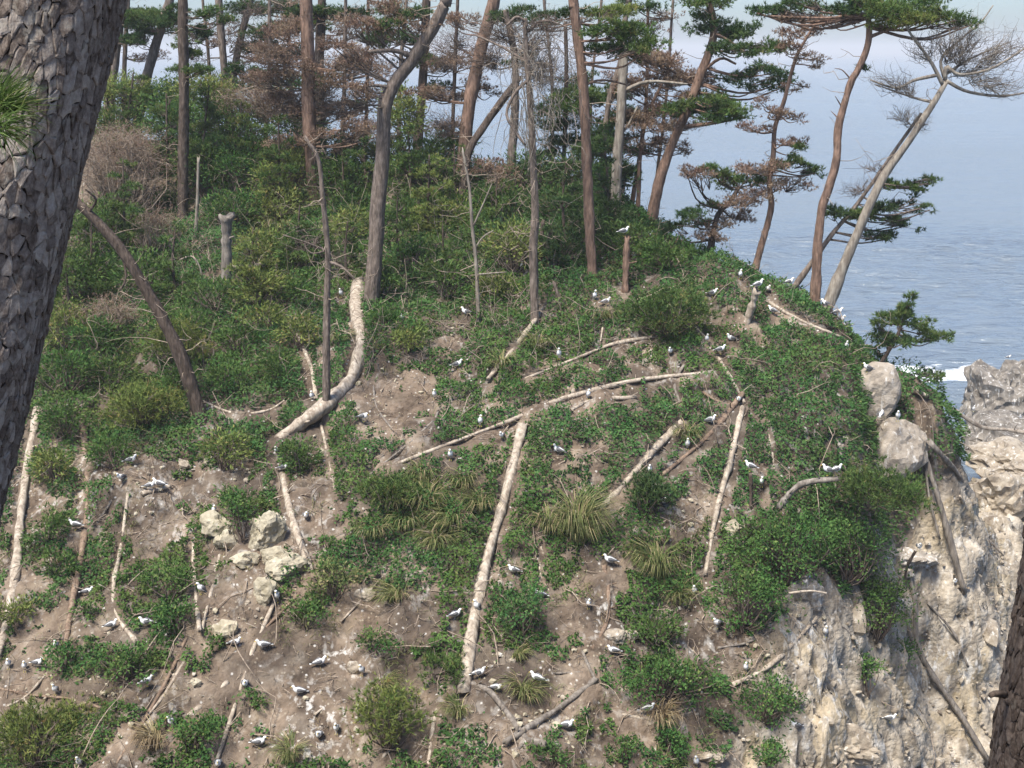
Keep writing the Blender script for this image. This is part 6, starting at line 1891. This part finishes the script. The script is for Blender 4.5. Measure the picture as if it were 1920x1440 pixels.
tussock(290, 1400, 45, 'straw coloured grass tuft at the bottom beside the crossed sticks', 'straw', 1.2)
tussock(545, 1420, 45, 'green grass tuft at the bottom right of the slender pole')
tussock(640, 640, 35, 'grass tuft beside the S-curved log')
tussock(1005, 655, 40, 'grass tuft between the straight pale log and the slim log')
tussock(940, 690, 36, 'grass tuft left of the lower end of the straight pale log')
tussock(1290, 830, 36, 'pale grass tuft between the two slanting logs')
tussock(1130, 600, 34, 'grass tuft under the gull pair on the ridge')
tussock(520, 440, 40, 'tall grass tuft in the thicket right of the stump')
# ------------------------------------------------------------------ the two pines beside the viewer, built plate by plate
def voronoi_cells(pts, wrap, nb=18):
    """clipped cells of points on an unrolled trunk (x wraps round)"""
    allp = np.concatenate([pts, pts + [wrap, 0], pts - [wrap, 0]])
    cells = []
    for i, p in enumerate(pts):
        d = np.hypot(allp[:, 0] - p[0], allp[:, 1] - p[1])
        nn = np.argsort(d)[1:nb]
        poly = [p + np.array(q) * 0.25 for q in ((-1, -1), (1, -1), (1, 1), (-1, 1))]
        for j in nn:
            m = (p + allp[j]) / 2
            nrm = allp[j] - p
            out = []
            for k in range(len(poly)):
                a, b = poly[k], poly[(k + 1) % len(poly)]
                da, db = np.dot(a - m, nrm), np.dot(b - m, nrm)
                if da <= 0:
                    out.append(a)
                if da * db < 0:
                    out.append(a + (b - a) * da / (da - db))
            poly = out
            if len(poly) < 3:
                break
        cells.append(np.array(poly) if len(poly) >= 3 else None)
    return cells


def plate_mat(name, dark, base, light, lich):
    m, ns, ls = mat_new(name)
    pos = geopos(ns)
    oi = ns.new('ShaderNodeObjectInfo')
    n1 = noisen(ns, ls, mapn(ns, ls, pos, (44, 44, 30)), 1.0, 5, 0.75)
    r = ramp(ns, [(0.27, dark), (0.5, base), (0.74, light)])
    ls.new(mathn(ns, ls, 'ADD', n1, mathn(ns, ls, 'MULTIPLY_ADD', oi.outputs['Random'], 0.34, -0.17)), r.inputs[0])
    k = ns.new('ShaderNodeMapRange')
    k.inputs[1].default_value, k.inputs[2].default_value = 0.55, 0.66
    ls.new(noisen(ns, ls, pos, 16, 4, 0.6), k.inputs[0])
    c = mixc(ns, ls, mathn(ns, ls, 'MULTIPLY', k.outputs[0], 0.45), r.outputs[0], lich)
    h = noisen(ns, ls, mapn(ns, ls, pos, (60, 60, 34)), 1.0, 5, 0.7)
    finish(ns, ls, c, 0.92, h, 0.7, 0.014, 0.15)
    return m


def plated_pine(name, label, axis_top, axis_bot, r_top, r_bot, cell_w, cell_h, mats, gap, thick, nview=300, seed=3, bow=0.0, flakes=1300):
    """axis from below the frame's foot to above its top; plates facing the viewer are single pieces"""
    r_ = np.random.default_rng(seed)
    A, B = np.array(axis_bot, float), np.array(axis_top, float)
    # down to the ground
    dirv = unit(B - A)
    g = H(A[0], A[1])
    foot = A - dirv * ((A[2] - g) / dirv[2] + 0.3)
    top = B + dirv * 3.0
    Ltot = np.linalg.norm(top - foot)
    ex = unit(np.cross(dirv, [0, 1, 0]))
    ey = np.cross(dirv, ex)
    LB, LA = np.linalg.norm(B - foot), np.linalg.norm(A - foot)

    def rad(h):
        return np.interp(h, [0, 0.5, LA, LB, Ltot], [r_bot * 1.3, r_bot * 1.08, r_bot, r_top, r_top * 0.8])

    def centre(h):
        h = np.asarray(h, float)
        w = np.sin(h * 1.1) * 0.02 + bow * np.clip((h - LA) / (LB - LA), 0, 1) ** 2
        return foot + dirv * h[..., None] + ex * w[..., None]

    def surf(x, h, extra):
        th = x / r_bot
        rr = rad(h) * (1 + 0.03 * np.sin(th * 3 + h * 2) + 0.02 * np.sin(th * 7 - h * 5)) + extra
        return centre(h) + ex * (np.cos(th) * rr)[..., None] + ey * (np.sin(th) * rr)[..., None]

    root = empty(name, foot, label, 'pine tree')
    off = -Vector(foot)
    hs = np.linspace(0, Ltot, 90)
    core = MB()
    nth = 40
    xs = np.linspace(0, 2 * math.pi * r_bot, nth, endpoint=False)
    X, HH = np.meshgrid(xs, hs)
    vv = surf(X, HH, -gap + 0.006 * vnoise(np.stack([X * 40, HH * 25, X * 0], -1), 3))
    i = np.arange(len(hs) - 1)[:, None] * nth
    j = np.arange(nth)[None]
    q = np.stack([i + j, i + (j + 1) % nth, i + nth + (j + 1) % nth, i + nth + j], -1).reshape(-1, 4)
    trunk = core.add(vv.reshape(-1, 3), q).obj('trunk', M['furrow'], root)
    trunk.location = off
    wrap = 2 * math.pi * r_bot
    pts = []
    nx, nh = int(wrap / cell_w), int((LB - LA + 0.7) / cell_h)
    for a in range(nx):
        for b in range(nh):
            pts.append(((a + 0.5 * (b % 2) + r_.uniform(-0.42, 0.42)) * wrap / nx % wrap, LA - 0.35 + (b + r_.uniform(-0.42, 0.42)) * cell_h))
    pts = np.array(pts)
    pts = pts[r_.uniform(0, 1, len(pts)) > 0.22]
    sc = np.array([1.0, cell_w / cell_h])
    cells = voronoi_cells(pts * sc, wrap)
    face = []
    rest = MB()
    camp = np.array([0, 0, CAMZ])
    for i, c in enumerate(cells):
        if c is None:
            continue
        c = c / sc
        cen = c.mean(0)
        w = surf(np.array([cen[0]]), np.array([cen[1]]), np.array([0.0]))[0]
        vis = np.dot(unit(w - centre(np.array([cen[1]]))[0]), unit(camp - w)) > -0.25
        # ragged outline
        poly = []
        for k in range(len(c)):
            a, b = c[k], c[(k + 1) % len(c)]
            for f in ((0.0, 0.5) if vis else (0.0,)):
                poly.append(a * (1 - f) + b * f + (r_.normal(size=2) * np.array([cell_w, cell_h]) * 0.08))
        poly = np.array(poly)
        t = thick * r_.uniform(0.45, 1.4)
        sh = r_.uniform(0.93, 1.03)
        tilt = r_.normal(size=2) * thick * 0.7
        rel = poly - cen
        bot = surf(cen[0] + rel[:, 0] * (sh + 0.05), cen[1] + rel[:, 1] * (sh + 0.05), np.full(len(poly), -gap))
        lv = rel[:, 0] / cell_w * tilt[0] + (-rel[:, 1]) / cell_h * (abs(tilt[1]) * 0.7 + thick * 0.25)
        t1 = surf(cen[0] + rel[:, 0] * sh, cen[1] + rel[:, 1] * sh, t * 0.55 + lv)
        if not vis:
            mid = surf(np.array([cen[0]]), np.array([cen[1]]), np.array([t]))
            m = len(poly)
            k = np.arange(m)
            kn = (k + 1) % m
            face.append((False, -1, np.concatenate([bot, t1, mid]), np.stack([k, kn, m + kn, m + k], -1), np.stack([m + k, m + kn, np.full(m, 2 * m)], -1)))
            continue
        t2 = surf(cen[0] + rel[:, 0] * sh * 0.72, cen[1] + rel[:, 1] * sh * 0.72, t + lv * 0.9 + r_.normal(size=len(poly)) * thick * 0.12)
        mid = surf(np.array([cen[0]]), np.array([cen[1]]), np.array([t * r_.uniform(0.8, 1.15)]))
        m = len(poly)
        v = np.concatenate([bot, t1, t2, mid])
        k = np.arange(m)
        kn = (k + 1) % m
        q = np.concatenate([np.stack([k, kn, m + kn, m + k], -1), np.stack([m + k, m + kn, 2 * m + kn, 2 * m + k], -1)])
        tr = np.stack([2 * m + k, 2 * m + kn, np.full(m, 3 * m)], -1)
        w = mid[0]
        nrm = unit(w - centre(np.array([cen[1]]))[0])
        uu, vv_ = proj(w)
        seen = np.dot(nrm, unit(camp - w)) > -0.05 and -25 < uu < 1945 and -30 < vv_ < 1470
        face.append((seen, np.dot(nrm, unit(camp - w)), v, q, tr))
    order = sorted([f for f in face if f[0]], key=lambda f: -f[1])
    for k, (s_, _, v, q, tr) in enumerate(order):
        if k < nview:
            o = MB().add(v, q, tr).obj('bark_plate', M[mats[0]], trunk, smooth=False)
        else:
            rest.add(v, q, tr)
    for f in face:
        if not f[0]:
            rest.add(f[2], f[3], f[4])
    # loose flakes lying over the plates
    for k in range(flakes):
        x, h = r_.uniform(0, wrap), r_.uniform(LA - 0.2, LB + 0.2)
        w = surf(np.array([x]), np.array([h]), np.array([0.0]))[0]
        if np.dot(unit(w - centre(np.array([h]))[0]), unit(camp - w)) < -0.15:
            continue
        m = r_.integers(5, 8)
        an = np.sort(r_.uniform(0, 6.283, m))
        sz = r_.uniform(0.2, 0.62) * r_.uniform(0.6, 1.2, m)
        dx, dh = np.cos(an) * sz * cell_w * 0.8, np.sin(an) * sz * cell_h * 0.9
        z0 = thick * r_.uniform(0.7, 1.3)
        tl = r_.normal() * 0.12
        bt = surf(x + dx * 1.05, h + dh * 1.05, np.full(m, 0.0))
        tp_ = surf(x + dx, h + dh, z0 + dx * tl - dh * 0.08)
        k_ = np.arange(m)
        kn = (k_ + 1) % m
        c_ = surf(np.array([x]), np.array([h]), np.array([z0 + 0.001]))
        rest.add(np.concatenate([bt, tp_, c_]), np.stack([k_, kn, m + kn, m + k_], -1), np.stack([m + k_, m + kn, np.full(m, 2 * m)], -1))
    o = rest.obj('bark', M[mats[0]], trunk, smooth=False)
    o['kind'] = 'stuff'
    return root, foot, surf


M['furrow'] = plain('bark_furrow', (0.040, 0.030, 0.024), 0.95, 0.05, 0.5)
M['plate'] = plate_mat('grey_bark_plates', (0.088, 0.066, 0.052), (0.225, 0.182, 0.150), (0.39, 0.34, 0.29), (0.41, 0.38, 0.32))
M['plate_dark'] = plate_mat('dark_bark_plates', (0.026, 0.019, 0.016), (0.065, 0.049, 0.041), (0.115, 0.092, 0.078), (0.13, 0.115, 0.10))
YL = 4.6
left_pine, foot, surf = plated_pine('foreground_pine', 'big scaly-barked pine trunk close to the viewer at the left edge', P(78, 0, YL), P(-262, 1440, YL), 0.272, 0.30, 0.029, 0.052, ['plate'], 0.005, 0.005, bow=0.035)
YR = 6.2
right_pine, foot2, surf2 = plated_pine('foreground_pine', 'dark ridged pine trunk close to the viewer at the lower right edge', P(2095, 400, YR), P(1962, 1440, YR), 0.225, 0.275, 0.030, 0.090, ['plate_dark'], 0.008, 0.009, seed=8, flakes=900)
st = MB()
s0 = P(1884, 1303, YR - 0.1)
tube(st, smooth_path([s0, P(1868, 1300, YR - 0.2), P(1857, 1304, YR - 0.24)], 6), np.linspace(0.022, 0.014, 6), 7, 0.12, 3).obj('branch_stub', M['bark_dark'], right_pine).location = -Vector(right_pine.location)
# the near bough with long needles
bo = MB()
b0, b1 = P(-190, 120, YL - 0.25), P(10, 205, 3.1)
bp = smooth_path([b0, P(-110, 190, 3.7), b1], 8)
tube(bo, bp, np.linspace(0.016, 0.005, 8), 6, 0.1, 5)
bobj = bo.obj('bough', M['bark_gray'], left_pine)
bobj.location = -Vector(left_pine.location)


def long_needles(c, axis, n, L, mb):
    d = unit(unit(np.array(axis, float)) + 0.62 * rng.normal(size=(n, 3)))
    s = unit(np.cross(d, rnd_dir(n))) * 0.0011
    c = c + rng.normal(size=(n, 3)) * 0.012
    LL = L * rng.uniform(0.7, 1.1, n)[:, None]
    m1 = c + d * LL * 0.5
    e = c + d * LL + np.array([0, 0, -0.012])
    v = np.stack([c - s, c + s, m1 - s, m1 + s, e], 1)
    b = (np.arange(n) * 5)[:, None]
    mb.add(v.reshape(-1, 3), b + np.array([0, 1, 3, 2]), b + np.array([2, 3, 4]), np.repeat(np.clip(rng.normal(0.5, 0.25, n), 0, 1), 5))


ndl = MB()
long_needles(P(8, 205, 3.1), (0.8, -0.2, 0.35), 170, 0.125, ndl)
long_needles(P(-18, 190, 3.15), (0.5, -0.2, 0.8), 150, 0.12, ndl)
long_needles(P(-5, 240, 3.05), (0.9, -0.1, -0.15), 110, 0.11, ndl)
long_needles(P(-45, 180, 3.25), (0.1, -0.3, 0.9), 120, 0.12, ndl)
no = ndl.obj('needles', M['pine'], bobj, smooth=False)
